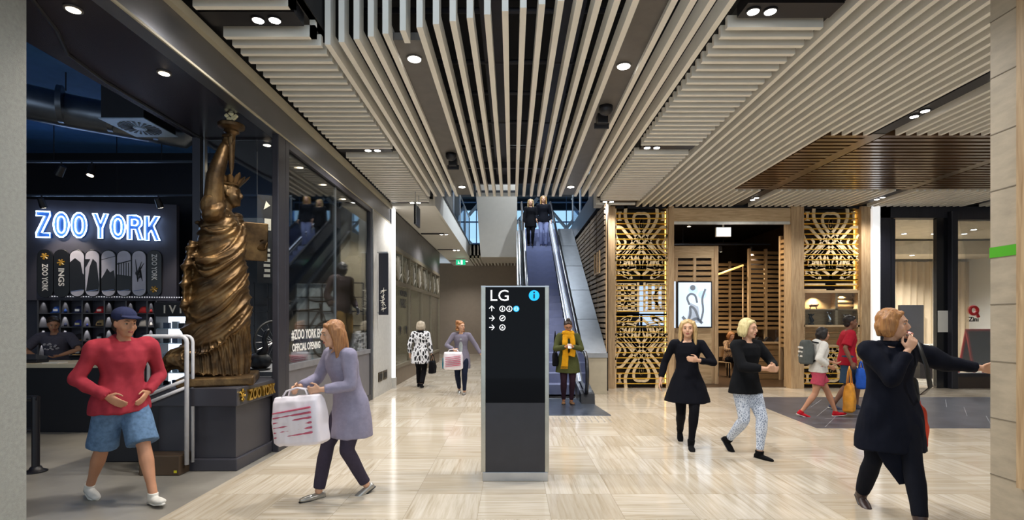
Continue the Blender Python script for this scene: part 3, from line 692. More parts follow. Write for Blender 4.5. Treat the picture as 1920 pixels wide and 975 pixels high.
for px, py, Y, s, pw, tl in ((172, 312, 7.6, 'glaring spotlight in the middle of the near shop track', .5, (0, -.3)), (297, 353, 8.8, 'spotlight above the edge of the feature wall', .5, (.1, .5)), (78, 351, 8.8, 'spotlight above the start of the neon sign', .5, (0, .5)), (115, 300, 7.6, 'unlit looking spotlight tilted sideways by the stone column', .2, (-.8, .2))):
    x, y, z = at(px, py, Y); track_head(x, y, 3.95 if Y < 8 else 3.75, s, pw, tl)
# ---- display window contents ----
t = thing('display_platform', 'low grey platform inside the display window', 'platform', (-2.93, 6.6, 0))
MB().box(-1.05, -.02, 0.05, 3.75, 0, .94).build('deck', M('platform_grey', '6b6b70', .5), t)
t = thing('grid_screen', 'black metal grid screen with pale panels at the back of the display window', 'grid screen', (-3.9, 10.1, .94))
MB().box(-.35, .47, .02, .04, 0.0, 1.42).build('panel', M('pale_panel', 'aab6bd', .5), t)
g = MB()
for k in range(9): g.box(-1.2+k*.27, -1.18+k*.27, -.01, .01, 0, 1.42)
for k in range(6): g.box(-1.2, .98, -.01, .01, k*.28, k*.28+.02)
g.build('grid', black_paint, t)
struct('wall_back', MB().box(-3.45, -2.95, 10.32, 10.38, .9, 3.9), M('beige_panel', 'a9a08c', .6))
struct('wall_back', MB().box(-9.5, -4.2, 10.2, 10.3, 0, 1.9), M('dark_stock', '15161c', .5))
def bike():
    t = thing('bicycle', 'dark framed bicycle standing in the display window', 'bicycle', (-3.42, 8.35, .94), R(58))
    bk = M('bike_black', '1b1b20', .35, .3); tire = M('tyre', '101012', .7)
    for k, x in enumerate((-.5, .5)):
        g = MB(); n = 28; g.tube([(x+.32*math.cos(2*math.pi*i/n), 0, .34+.32*math.sin(2*math.pi*i/n)) for i in range(n)], .019, 8, closed=True)
        wh = g.build('wheel', tire, t, smooth=True)
        g = MB()
        for i in range(16): a = i*math.pi/8; g.tube([(x, .02*(-1)**i, .34), (x+.3*math.cos(a), 0, .34+.3*math.sin(a))], .002, 4)
        g.build('spokes', steel, wh); MB().cyl((x, -.05, .34), (x, .05, .34), .02, 10).build('hub', chrome, wh)
    A, B, C_, D = (-.5, 0, .34), (-.05, 0, .30), (-.2, 0, .82), (.36, 0, .86)
    MB().tube([A, B], .012, 8).tube([A, C_], .010, 8).tube([B, C_], .017, 8).tube([B, D], .02, 8).tube([C_, D], .017, 8).tube([D, (.34, 0, .96)], .02, 8).build('frame', bk, t, smooth=True)
    MB().tube([D, (.40, .05, .7), (.5, .05, .34)], .012, 8).tube([D, (.40, -.05, .7), (.5, -.05, .34)], .012, 8).build('fork', bk, t, smooth=True)
    MB().tube([C_, (-.23, 0, .94)], .013, 8).build('seat_post', chrome, t); MB().tube([(-.36, 0, .95), (-.25, 0, .97), (-.08, 0, .95)], [.06, .055, .018], 8, flat=.4).build('saddle', bk, t, smooth=True)
    MB().tube([(.34, -.28, 1.02), (.36, -.1, .99), (.36, .1, .99), (.34, .28, 1.02)], .013, 8).build('handlebar', bk, t, smooth=True)
    MB().tube([(-.05, .06, .30), (.05, .06, .18)], .01, 6).tube([(-.05, -.06, .30), (-.15, -.06, .42)], .01, 6).cyl((-.05, .05, .3), (-.05, .06, .3), .09, 20).build('crankset', chrome, t)
bike()
g = MB().box(-.09, .09, -.004, .004, 0, 1.17)
t = thing('hanging_banner', 'narrow black hanging banner with white markings beside the glazing post', 'banner', (X_(499, 7.0), 7.0, 2.12), R(25))
MB().box(-.11, .11, -.004, .004, 0, 1.2).build('cloth', M('banner_black', '22242c', .7), t)
g = MB(); g.box(-.02, .06, -.008, -.004, .72, .88).box(-.0, .04, -.012, -.003, .76, .84)
for k in range(6): g.box(-.03+.01*(k % 2), .05, -.008, -.004, .08+k*.07, .12+k*.07)
g.prism([(-.03, 1.0), (.05, 1.06), (.0, 1.12)], 1, -.008, -.004); g.build('markings', white_paint, t); MB().cyl((-.11, 0, 1.2), (-.11, 0, 1.78), .004, 5).cyl((.11, 0, 1.2), (.11, 0, 1.78), .004, 5).build('cord', steel, t)
# window lettering
t = thing('window_lettering', 'white capital lettering on the lower part of the display glass', 'lettering', (-2.884, 6.6, 0))
RY = Matrix.Rotation(R(90), 4, 'Z'); wl_m = M('vinyl_white', 'e8e8e4', .5)
for s, sz, z, dy, sx in (('#ZOO YORK EMPORIUM', .18, 1.36, .1, .8), ('OFFICIAL OPENING', .14, 1.20, .12, .8)):
    xf(text_mb(s, sz, .002, sx, off=.004), Matrix.Translation((.0, dy, z)) @ RY).build('line_of_text', wl_m, t)
t = thing('patterned_drum', 'black and white patterned drum stool at the end of the window display', 'stool', (-3.05, 9.95, .94))
MB().lathe([(.13, 0), (.12, .02), (.12, .40), (.13, .42)], n=24).build('drum', M('drum_white', 'd8d8d4', .6), t, smooth=40)
g = MB()
for k in range(20): a = k*R(36)+(.3 if k > 9 else 0); g.tube([(.122*math.cos(a), .122*math.sin(a), .05+.18*(k > 9)), (.122*math.cos(a+.35), .122*math.sin(a+.35), .18+.18*(k > 9))], .014, 5)
g.build('zigzag', black_paint, t)
t = thing('folded_stack', 'stack of folded dark garments on the window platform below the bicycle', 'garments', (-3.1, 7.3, .94))
for k in range(5): MB().box(-.13, .13, -.17, .17, k*.035, k*.035+.032).build('folded_garment', M('garment_%d' % (k % 3), ['2c3448', '7a2c34', '55565c'][k % 3], .8), t, bevel=.01)
# shoe and sculpture on the platform by the statue
t = thing('display_figurine', 'black swan shaped figurine on the window platform behind the statue', 'figurine', (X_(487, 6.9), 6.9, .94))
MB().ball((0, 0, .12), (.16, .1, .12)).tube([(.02, 0, .2), (.08, 0, .3), (.06, 0, .42), (.1, 0, .52), (.13, 0, .55)], [.07, .04, .03, .035, .012], 10).prism([(-.12, .02), (.12, .02), (.1, .0), (-.1, 0)], 1, -.08, .08).build('body', black_paint, t, smooth=True)
# blade signs
t = thing('blade_sign', 'black vertical blade sign with white script on the stone pier', 'sign', (-2.84, 10.8, 0))
MB().box(.03, .23, -.02, .02, 1.73, 3.03).build('board', M('sign_navy', '1d1e29', .4), t, bevel=.003); MB().box(0, .22, -.01, .01, 3.03, 3.06).box(0, .04, -.01, .01, 1.76, 1.79).build('bracket', steel, t)
g = MB(); rng = random.Random(5)
for k in range(9):
    z = 1.83+k*.05; a, b_ = rng.uniform(.06, .1), rng.uniform(.15, .2); g.tube([(a, -.022, z), ((a+b_)/2, -.022, z+rng.uniform(-.03, .05)), (b_, -.022, z+rng.uniform(-.02, .04))], [.006, .012, .005], 5)
g.tube([(.13, -.022, 1.8), (.12, -.022, 2.05), (.14, -.022, 2.3)], [.004, .009, .004], 5); g.build('script', white_paint, t)
t = thing('hanging_sign', 'dark square sign hung on two rods from the slatted ceiling', 'sign', (-2.02, 10.9, 3.62))
MB().box(-.02, .02, -.25, .25, 0, .42).build('board', M('sign_navy', '1d1e29'), t, bevel=.003); MB().box(-.025, .025, -.25, -.24, 0, .42).build('edge', steel, t)
MB().cyl((0, -.2, .42), (0, -.2, .70), .008, 6).cyl((0, .2, .42), (0, .2, .70), .008, 6).build('rod', steel, t)
def exit_sign(x, y, z, lbl, w=.4, h=.2, green=True, rodz=.1):
    t = thing('exit_sign', lbl, 'exit sign', (x, y, z))
    MB().box(-w/2, w/2, -.03, .03, 0, h).build('case', white_paint, t, bevel=.004); MB().box(-.02, .02, -.02, .02, h, h+rodz).build('mount', white_paint, t)
    f = MB().box(-w/2+.01, w/2-.01, -.036, -.03, .01, h-.01); f.build('face', M('exit_green' if green else 'exit_white', '19a878' if green else 'eef4f6', .4, var=0, emit=1.2 if green else 1.0), t)
    if green:
        g = MB().box(-.0, .08, -.04, -.036, .03, h-.03).tube([(-.1, -.038, .14), (-.08, -.038, .10), (-.05, -.038, .09)], .012, 5).tube([(-.1, -.038, .1), (-.12, -.038, .05)], .012, 5).tube([(-.08, -.038, .1), (-.06, -.038, .05)], .012, 5).ball((-.1, -.038, .165), (.015, .004, .015)); g.build('pictogram', M('exit_picto', 'ffffff', .5, emit=1.), t)
exit_sign(-2.2, 22.0, 4.0, 'green exit sign with a running figure over the side passage', .42, .24, True, .07)
exit_sign(5.32, 12.9, 3.72, 'white exit sign box hung inside the cafe entrance', .38, .24, False, .64)

# ================= wayfinding totem =================
t = thing('directory_totem', 'tall black glass directory totem with steel edges in the middle of the walkway', 'totem', (.035, 5.13, 0))
MB().box(-.33, .325, -.02, .34, 0, .09).build('base', steel, t, bevel=.004)
MB().box(-.30, .295, .0, .32, .09, 1.95).build('glass_body', M('totem_black', '08080c', .05, var=0, spec=.12), t)
MB().box(-.30, .295, -.003, .0, .09, .78).build('lower_panel', M('totem_grey', '2b2a30', .3), t)
MB().box(-.345, -.30, -.01, .33, .09, 1.955).box(.295, .335, -.01, .33, .09, 1.955).build('edge_trim', M('totem_steel', 'b0aca0', .22, 1.), t, bevel=.002)
MB().box(-.345, .335, -.012, .0, 1.94, 1.952).build('top_trim', steel, t)
wt = M('sign_white', 'f2f2f2', .5, var=0, emit=.75); bl = M('sign_blue', '12a5ec', .5, var=0, emit=.9)
def zt_(y): return Z_(y, 5.12)
def xt_(x): return X_(x, 5.12)-.035
xf(text_mb('LG', .158, .002, 1.05), Matrix.Translation((xt_(917.5), -.004, zt_(564)))).build('lettering', wt, t)
def disc(g, x, z, r, y=-.004, n=28, d=.002): return g.prism([(x+r*math.cos(2*math.pi*i/n), z+r*math.sin(2*math.pi*i/n)) for i in range(n)], 1, y-d, y)
i_ = disc(MB(), xt_(1001.5), zt_(554), .053).build('info_disc', bl, t)
disc(MB().box(xt_(1001.5)-.007, xt_(1001.5)+.007, -.009, -.006, zt_(554)-.03, zt_(554)+.014), xt_(1001.5), zt_(554)+.03, .009, -.006, 12, .003).build('letter_i', black_paint, i_)
def arrow(g, x, z, ang, s=.026):
    c, n = math.cos(ang), math.sin(ang); f = lambda a, b: (x+a*c-b*n, -.006, z+a*n+b*c)
    g.tube([f(-s, 0), f(s, 0)], .0042, 5).tube([f(.0, s), f(s, 0), f(0, -s)], .0042, 5)
g = MB(); arrow(g, xt_(922), zt_(578.5), R(90)); arrow(g, xt_(922), zt_(596.5), 0); arrow(g, xt_(922), zt_(613.8), 0); g.build('arrow', wt, t)
for x, y, c in ((942, 579, wt), (955, 579, wt), (968, 579, bl), (942, 596.5, wt), (942, 614, wt)):
    g = MB(); n = 24; g.tube([(xt_(x)+.027*math.cos(2*math.pi*i/n), -.006, zt_(y)+.027*math.sin(2*math.pi*i/n)) for i in range(n)], .0042, 5, closed=True)
    if (x, y) == (942, 596.5): g.tube([(xt_(x)-.012, -.006, zt_(y)-.01), (xt_(x)+.012, -.006, zt_(y)+.01)], .006, 5)
    elif y == 614: g.prism([(xt_(x)-.014, zt_(y)-.008), (xt_(x)+.014, zt_(y)-.008), (xt_(x), zt_(y)+.013)], 1, -.007, -.004)
    else: g.tube([(xt_(x), -.006, zt_(y)-.014), (xt_(x), -.006, zt_(y)+.004)], [.008, .005], 5); disc(g, xt_(x), zt_(y)+.011, .005, -.004, 10)
    g.build('service_symbol', c, t)
    if c == bl: disc(MB(), xt_(x), zt_(y), .024, -.003).build('symbol_disc', M('sign_pale', 'a8d4f2', .5, emit=.6), t)
# ================= escalator =================
ESC = thing('escalator', 'long escalator with blue tinted balustrades climbing to the upper floor', 'escalator', (.89, 0, 0))
sl = .6; Y0 = 10.5; Y1 = 18.75
def ez(y): return max(0, min((y-Y0)*sl, (Y1-Y0)*sl))
step_m = M('step_blue_grey', '858cae', .45, .2, var=.1, scale=4); blue_bal = M('balustrade_blue', '1b2c52', .12, .4, var=.1, coat=.5)
sm = None
for i in range(24):
    y = Y0+.1+i*.3333
    if sm is None:
        g = MB().prism([(0, 0), (.42, 0), (.42, .20), (.0, .20)], 0, -.42, .42)
        for k in range(28): g.box(-.40+k*.029, -.39+k*.029, -.004, 0, .01, .19)
        for k in range(28): g.box(-.40+k*.029, -.385+k*.029, 0.0, .38, .20, .206)
        g.cur = 0; sm = g.mesh('step', step_m)
    o = bpy.data.objects.new('step', sm); COL.objects.link(o); o.parent = ESC; o.location = (0, y, ez(y)+.02)
MB().prism([(Y0, -.25), (Y1+.1, ez(Y1)-.3), (Y1+.1, ez(Y1)-.06), (Y0, -.02)], 0, -.74, .74).build('truss', black_paint, ESC)
land = M('landing_plate', '6f7887', .28, .8, var=.15, scale=5)
MB().prism([(-.86, 8.65), (.78, 8.65), (.60, 10.6), (-.68, 10.6)], 2, 0, .016).build('landing_plate', land, ESC)
MB().box(-.42, .42, 10.45, 10.62, .015, .03).build('comb_plate', steel, ESC)
g = MB()
for i in range(16):
    for j in range(5): g.lathe([(.016, 0), (.012, .006)], (-.82+i*.1, 8.12+j*.1, .0), 8)
g.build('tactile_stud', M('stud_grey', '8f8c86', .4, .5), loc=(.89, 0, 0), label='band of small grey tactile studs before the escalator', cat='tactile paving', kind='stuff')
for s in (-1, 1):
    bal = [(9.95, .12), (9.78, .35), (9.74, .62), (9.82, .82), (10.0, .93), (10.5, .97), (10.9, 1.14), (18.9, 1.14+8*sl), (19.7, 1.14+8*sl), (19.7, 4.95), (18.9, 4.95), (10.75, .28), (10.4, .16)]
    MB().prism(bal, 0, s*.53-.015, s*.53+.015).build('balustrade', blue_bal, ESC)
    hr = [(10.1, .25), (9.78, .22), (9.66, .42), (9.65, .64), (9.73, .86), (9.95, .99), (10.5, 1.02), (10.9, 1.20), (18.9, 1.2+8*sl), (19.6, 1.22+8*sl), (19.85, 1.1+8*sl)]
    MB().tube([(s*.53, y, z) for y, z in hr], .036, 10, flat=.7).build('handrail', M('rubber_black', '14151b', .3), ESC, smooth=True)
    MB().prism([(10.0, .0), (10.55, .0), (18.8, 4.86), (18.8, 5.2), (10.7, .34), (10.0, .22)], 0, s*.44, s*.50).build('skirt', steel, ESC)
    MB().prism([(9.95, .0), (10.5, .0), (18.8, 4.9), (18.8, 5.3), (10.7, .44), (9.95, .28)], 0, s*.56, s*.66).build('outer_deck', M('deck_steel', '9aa0a8', .22, .95, var=.1), ESC)
    MB().prism([(9.80, 0), (10.1, 0), (10.1, .24), (9.86, .2)], 0, s*.44, s*.70).build('newel_base', black_paint, ESC)
    MB().prism([(10.5, -.02), (18.8, 4.1), (18.8, 4.9), (10.5, .0)], 0, s*.56, s*.72).build('side_cladding', steel, ESC)
    g = MB().tube([(s*.50, 10.6, .36), (s*.50, 18.8, 5.28)], .012, 6); g.build('light_strip', M('esc_strip', 'dfe9ff', .5, emit=.8), ESC)
# stainless slope and its stone plinth
t = thing('stainless_slope', 'brushed stainless steel slope beside the escalator on a stone base', 'metal cladding', (1.62, 11.2, 0))
MB().prism([(0, 0), (6.6, 0), (6.6, 4.76), (0, .80)], 0, 0, .46).build('stone_base', M('base_stone', 'bdb29b', .5, var=.06), t)
for k in range(5):
    y0 = k*1.32; MB().prism([(y0+.01, .81+y0*sl), (y0+1.31, .81+(y0+1.3)*sl), (y0+1.31, .86+(y0+1.3)*sl), (y0+.01, .86+y0*sl)], 0, -.03, .47).build('panel', M('slope_steel', '6d7073', .4, 1., var=.08), t)
MB().box(-.03, .47, -.02, .0, .80, .9).build('lip', steel, t)

# ================= timber screens and cafe =================
t = thing('timber_slat_wall', 'grey brown pallet slat wall running back beside the escalator', 'timber wall', (2.12, 11.75, 0))
g = MB(); z = .95
while z < 4.3:
    for k in range(6): g.box(0, .03, k*1.1+.03, k*1.1+1.07, z, z+.085)
    z += .125
g.build('slat', wood('weathered_slat', '75675a', 'a5937c', .6, (2, 8, 14), 2, plank=.125), t)
MB().box(.06, .09, 0, 6.7, 0, 4.35).build('backing', M('backing_brown', '2a1f17', .8), t)
g = MB(); [g.box(.03, .06, k*1.1-.03, k*1.1+.03, .9, 4.35) for k in range(7)]; g.build('stud', timber, t)
MB().box(0, .03, 0, 6.7, 0, .93).build('base_panel', M('base_stone', 'bdb29b'), t)
MB().box(-.03, .0, .55, 1.35, 2.75, 2.8).box(-.03, .0, .55, .62, 2.8, 3.3).box(-.03, .0, .9, .96, 2.8, 3.3).box(-.03, .0, 1.28, 1.35, 2.8, 3.3).build('cut_out_frame', timber, t)
def smooth_path(p, n=5):
    p = [Vector(q) for q in p]; o = []
    for i in range(len(p)-1):
        a, b, c, d = p[max(i-1, 0)], p[i], p[i+1], p[min(i+2, len(p)-1)]
        for k in range(n):
            u = k/n; o.append(.5*((2*b)+(c-a)*u+(2*a-5*b+4*c-d)*u*u+(3*b-a-3*c+d)*u**3))
    return o+[p[-1]]
def ribbon(g, path, w, y0, y1, sm=True, closed=False):
    p = smooth_path(path) if sm else [Vector(q) for q in path]; L = []; Rr = []; n = len(p)
    for i in range(n):
        d = (p[(i+1) % n]-p[i-1]) if closed else p[min(i+1, n-1)]-p[max(i-1, 0)]
        if d.length < 1e-6: d = Vector((1, 0))
        d.normalize(); q = Vector((-d.y, d.x))*w/2; L.append(p[i]+q); Rr.append(p[i]-q)
    vs = []
    for a, b in zip(L, Rr): vs += [(a.x, y0, a.y), (b.x, y0, b.y), (b.x, y1, b.y), (a.x, y1, a.y)]
    fs = []; m = n if closed else n-1
    for i in range(m):
        j = (i+1) % n
        for k in range(4): fs.append((i*4+k, i*4+(k+1) % 4, j*4+(k+1) % 4, j*4+k))
    if not closed: fs += [(0, 3, 2, 1), ((n-1)*4, (n-1)*4+1, (n-1)*4+2, (n-1)*4+3)]
    g.add(vs, fs)
fret = wood('fret_timber', 'd9bd92', 'f0dbb4', .5, (6, 6, 6), 2); glow_tinted_slat = M('glow_tinted_slat', 'e6b43c', .4, .2, var=.1)  # gold slat colour stands in for warm LED glow on the timber
def carved_screen(x0, w, lbl, cutout=False):
    H = 4.34; t = thing('carved_timber_screen', lbl, 'timber screen', (x0, 12.2, 0), 0)
    MB().box(0, w, .22, .26, 0, H).build('backing', M('screen_black', '17161b', .7), t)
    g = MB(); z = .1; cz0, cz1 = (1.45, 2.3) if cutout else (9, 9)
    while z < H-.15:
        if not (cz0-.45 < z < cz1): g.box(.02, w-.02, -.012, .10, z, z+.018)
        z += .123
    g.build('slat', glow_tinted_slat, t)
    g = MB(); bands = []
    V = lambda u, v: (u*w, H*(1-v))
    def both(path, wd, sm=True):
        for mu in (0, 1):
            for mv in (0, 1):
                p = [V(1-u if mu else u, 1-v if mv else v) for u, v in path]
                if cutout:
                    seg = []
                    for q in smooth_path(p) if sm else p:
                        if 1.0 < q[1] < 2.32:
                            if len(seg) > 1: ribbon(g, seg, wd, 0, .025, False)
                            seg = []
                        else: seg.append(tuple(q))
                    if len(seg) > 1: ribbon(g, seg, wd, 0, .025, False)
                else: ribbon(g, p, wd, 0, .025, sm)
    both([(.21, 0), (.20, .06), (.27, .11), (.39, .16), (.54, .205), (.70, .26), (.80, .30)], .075)
    both([(.5, .041), (.42, .041), (.36, .058), (.37, .10), (.48, .15), (.62, .205), (.80, .255), (.99, .30)], .065)
    both([(.01, .115), (.12, .118), (.22, .15), (.33, .185), (.48, .23), (.60, .28), (.62, .31)], .065)
    both([(.01, .155), (.06, .19), (.10, .215), (.04, .235), (.01, .24)], .05)
    both([(.04, .30), (.22, .24), (.38, .18), (.5, .145)], .045)
    both([(.10, .325), (.30, .26), (.42, .22)], .05); both([(.01, .265), (.14, .235), (.2, .20), (.16, .18)], .05)
    both([(.09, .035), (.09, .075)], .05, False); both([(.05, .033), (.13, .033)], .022, False); both([(.05, .077), (.13, .077)], .022, False)
    both([(.5, .29), (.5, .40)], .05, False)
    for u in (.13, .26, .34): both([(u, .30), (u, .335)], .085, False)
    both([(.06, .335), (.94, .335)], .03, False); both([(.02, .405), (.98, .405)], .04, False)
    both([(.10, .36), (.18, .385), (.30, .385)], .05); both([(.25, .40), (.28, .375), (.32, .40)], .05); both([(.86, .345), (.72, .375)], .04)
    both([(.015, 0), (.015, .5)], .035, False)
    for u in (.08, .21, .34): both([(u, .43), (u, .50)], .085, False)
    for u in (.16, .30, .42): both([(u, .27), (u+.10, .34)], .045, False)
    both([(.05, .355), (.30, .40)], .045, False); both([(.36, .35), (.48, .38)], .06, False); both([(.60, .345), (.95, .37)], .045, False); both([(.03, .46), (.42, .46)], .035, False); both([(.02, .27), (.24, .335)], .05, False)
    both([(.04, .43), (.40, .43)], .05, False); both([(.13, .43), (.28, .5)], .05, False); both([(.44, .42), (.44, .5)], .05, False); both([(.02, .485), (.42, .485)], .03, False)
    both([(.475, .105), (.5, .075), (.525, .105), (.5, .125), (.475, .105)], .04)
    g.build('fretwork', fret, t)
    for s in (.012, w-.03): MB().box(s, s+.018, .12, .15, .1, H-.1).build('light_strip', M('warm_led', 'ffcf70', .5, var=0, emit=3., ecol='ffc860'), t)
    return t
s1 = carved_screen(X_(1153, 12.2), 1.26, 'carved timber screen with looping fretwork next to the escalator')
MB().box(.62, 1.2, .13, .16, 1.5, 2.45).build('display_screen', M('screen_glow', 'a8c4ee', .4, var=.5, scale=3, emit=1.), s1)
s2 = carved_screen(X_(1505, 12.2), 1.34, 'carved timber screen with a glass display niche beside the dark shop front', True)
n_ = thing('display_niche', 'timber framed display niche with glass front set into the second screen', 'display niche', (X_(1505, 12.2), 12.2, 0))
MB().box(-.0, 1.34, -.03, .2, 2.27, 2.33).box(0, 1.34, -.03, .2, .98, 1.03).box(0, .04, -.03, .2, 1.03, 2.27).box(1.30, 1.34, -.03, .2, 1.03, 2.27).box(.0, 1.34, -.03, .2, 1.46, 1.51).build('frame', timber_h, n_)
MB().box(.04, 1.3, .18, .2, 1.03, 2.27).build('back_panel', wood('niche_back', 'b08d60', 'd0b080', .5, (2, 12, 12)), n_); MB().box(.04, 1.3, .0, .18, 1.86, 1.89).box(.78, .84, .0, .18, 1.51, 2.27).build('shelf', timber_h, n_)
g = MB(); [g.box(.84, 1.3, .12, .18, 1.95+k*.1, 2.0+k*.1) for k in range(3)]; g.box(.1, 1.2, .12, .18, 1.15, 1.2).box(.1, 1.2, .12, .18, 1.3, 1.35); g.build('slat', slat_wood, n_); MB().box(.04, 1.3, -.02, -.01, 1.51, 2.27).build('pane', clear_glass, n_)
spot(n_, (.35, .06, 2.22), 34, 120, .6, (1, .86, .62), .03); spot(n_, (1.0, .06, 2.22), 34, 120, .6, (1, .86, .62), .03)  # two lamps without fittings, added to brighten the niche
for k, (x, h, l, mm) in enumerate(((.25, .26, 'dark figurine at the escalator end of the display niche', black_paint), (.68, .32, 'tall chrome figurine in the middle of the display niche', chrome), (1.08, .25, 'chrome and black figurine by the white light strip in the niche', chrome))):
    f = thing('figurine', l, 'figurine', (X_(1505, 12.2)+x, 12.28, 1.51), 0, 'figurines in the display niche')
    MB().lathe([(.07, 0), (.06, .03), (.03, .05)], n=16).build('foot', black_paint, f, smooth=True)
    MB().tube([(0, 0, .04), (.02, 0, h*.4), (-.02, 0, h*.7), (0, 0, h)], [.03, .05, .035, .02], 10).tube([(0, 0, h*.8), (.07, 0, h)], [.02, .01], 8).tube([(0, 0, h*.8), (-.07, 0, h)], [.02, .01], 8).build('figure', mm, f, smooth=True)
f = thing('figurine', 'small brown animal figurine on the upper shelf of the niche', 'figurine', (X_(1505, 12.2)+.3, 12.28, 1.89), 0, 'figurines in the display niche')
MB().tube([(-.09, 0, .07), (0, 0, .09), (.08, 0, .08), (.12, 0, .12)], [.02, .04, .035, .02], 8).tube([(-.06, 0, .07), (-.08, 0, 0)], .012, 6).tube([(.06, 0, .07), (.08, 0, 0)], .012, 6).build('figure', M('fig_brown', '5a3a24', .5), f, smooth=True)
# posts and beam round the entrance
for i, (a, b) in enumerate(((1137, 1152), (1252.5, 1262), (1480, 1504), (1611, 1628))):
    x0, x1 = X_(a, 12.2), X_(b, 12.2); g = MB().box(x0, x1, 12.12, 12.45, 0, 4.32)
    g.build('timber_post', timber, label=['broad timber post at the foot of the slat wall', 'slim timber post on the escalator side of the cafe entrance', 'broad timber post between the cafe entrance and the second screen', 'timber post next to the white light strip'][i], cat='post', group='timber posts of the cafe front')
struct('door_1', MB().box(X_(1262, 12.2), X_(1480, 12.2), 12.14, 12.4, 3.97, 4.28), timber_h)
struct('trim_29', MB().box(X_(1262, 12.2), X_(1480, 12.2), 12.16, 12.2, 3.90, 3.965), M('beam_strip', 'e8e6dd', .3, .3))
struct('trim_30', MB().box(X_(1137, 12.2), 8.75, 12.2, 12.4, 4.28, 4.6), black_paint)
struct('trim_31', MB().box(8.56, 8.74, 12.15, 12.3, 0, 4.33), M('light_strip2', 'ffffff', .5, var=0, emit=.5))
# cafe interior
struct('wall_cafe', MB().box(2.3, 2.5, 12.5, 22, 0, 4.6).box(2.3, 8.8, 19.5, 19.7, 0, 4.6).box(8.6, 8.75, 12.4, 22, 0, 4.6), M('cafe_brown', '4a3727', .7))
def slat_panel(name, lbl, loc, rz, w, z0, z1, pitch=.125, h=.075, nb=3, extra=None):
    t = thing(name, lbl, 'timber panel', loc, rz); g = MB(); z = z0
    while z < z1-h:
        for k in range(nb): g.box(k*w/nb+.02, (k+1)*w/nb-.02, -.02, .02, z, z+h)
        z += pitch
    g.build('slat', slat_wood, t)
    g = MB(); [g.box(k*w/nb-.035, k*w/nb+.035, -.025, .05, .0, z1+.05) for k in range(nb+1)]; g.build('upright', timber, t)
    MB().box(0, w, .06, .08, z0, z1).build('backing', M('backing_brown', '2a1f17'), t); return t
tp = slat_panel('slatted_tower', 'pale timber tower with slats above the picture screen in the cafe entrance', (X_(1268, 13.0), 13.0, 0), 0, .92, 2.62, 3.2, .14, .09, 2)
MB().box(-.05, .98, -.03, .06, 3.2, 3.5).box(0, .92, -.02, .04, 0, 1.42).build('board', timber_h, tp)
MB().box(.95, 1.05, -.05, .1, 0, 3.5).box(-.14, -.05, -.05, .1, 0, 3.45).build('post', timber, tp)
sc_ = thing('picture_screen', 'upright lit screen showing a grey drawing of a seated woman', 'screen', (X_(1272, 12.9), 12.9, 1.46))
sw = X_(1333, 12.9)-X_(1272, 12.9)
MB().box(-.03, sw+.03, 0, .07, -.03, 1.14).build('bezel', black_paint, sc_); MB().box(0, sw, -.004, 0, 0, 1.11).build('display', M('screen_pale', 'c3d3e4', .3, var=.12, scale=2, emit=.85), sc_)
gr = M('draw_grey', '7d8794', .5, emit=.25); gr2 = M('draw_light', 'aebaca', .5, emit=.5)
g = MB(); ribbon(g, [(.28, .55), (.22, .72), (.3, .82), (.42, .78), (.47, .6)], .05, -.007, -.004); ribbon(g, [(.2, .05), (.3, .3), (.3, .5), (.42, .42), (.52, .15)], .06, -.007, -.004); ribbon(g, [(.55, .1), (.62, .4), (.6, .7), (.68, .95)], .05, -.007, -.004); ribbon(g, [(.1, .25), (.25, .12), (.45, .2), (.6, .08)], .07, -.007, -.004)
disc(g, .36, .98, .07, -.004); g.build('drawing', gr, sc_)
g = MB(); disc(g, .37, .92, .12, -.003, 24, .001); disc(g, .6, .8, .1, -.003, 24, .001); g.prism([(.2, .1), (.55, .1), (.5, .5), (.3, .6)], 1, -.0045, -.003); g.build('drawing_tone', gr2, sc_)
MB().box(-.16, -.07, .0, .05, -.03, 1.14).build('side_screen', M('screen_pale', 'c3d3e4'), sc_)
slat_panel('slatted_partition', 'slatted timber partition at the back of the cafe beside the tower', (X_(1338, 17), 17.2, 0), 0, 1.25, 1.2, 3.55, .15, .09, 2)
slat_panel('slatted_partition', 'slatted timber partition in the deep middle of the cafe', (X_(1378, 17), 17.6, 0), .1, 1.4, 1.3, 3.4, .15, .09, 2)
slat_panel('slatted_partition', 'tall slatted partition above the plank counter', (X_(1405, 15.2), 15.2, 0), .12, 1.05, 1.35, 3.7, .14, .085, 2)
slat_panel('slatted_partition', 'slatted side wall of the cafe behind the broad post', (7.26, 13.85, 0), R(-82), 1.3, .9, 3.85, .14, .085, 3)
ct = thing('plank_counter', 'rough plank counter in the cafe with a timber top', 'counter', (X_(1404, 14.0), 14.0, 0))
g = MB()
for k in range(6): g.box(0, .92, -.01*(k % 2), .5, .02+k*.16, .165+k*.16)
g.build('plank', slat_wood, ct); MB().box(-.03, 1.2, -.05, .55, .98, 1.03).build('top', timber_h, ct); MB().box(.98, 1.02, -.0, .5, .0, .98).box(1.12, 1.16, 0, .5, 0, .98).build('leg', timber, ct)
MB().box(.0, .9, .28, .3, 1.03, 1.35).build('glass_guard', clear_glass, ct)
for k, x in enumerate((.35, .62, .95)): MB().prism([(-.14, 0), (.14, 0), (.04, .12), (-.03, .13)], 1, 0, .14).build('display_hat', black_paint, loc=(X_(1404, 14.0)+x, 14.1, 1.03), label='small black folded item on the plank counter', cat='display item', group='black items on the plank counter')
tr = thing('cafe_lighting_track', 'black lighting track across the cafe ceiling', 'lighting track', (X_(1262, 15.2), 15.2, 3.86)); MB().box(0, 2.9, 0, .04, 0, .04).build('track', M('track_grey', '3a4250'), tr)
g = MB(); [g.cyl((x, .02, .04), (x, .02, .74), .008, 6) for x in (.3, 1.5, 2.7)]; g.build('rod', black_paint, tr)
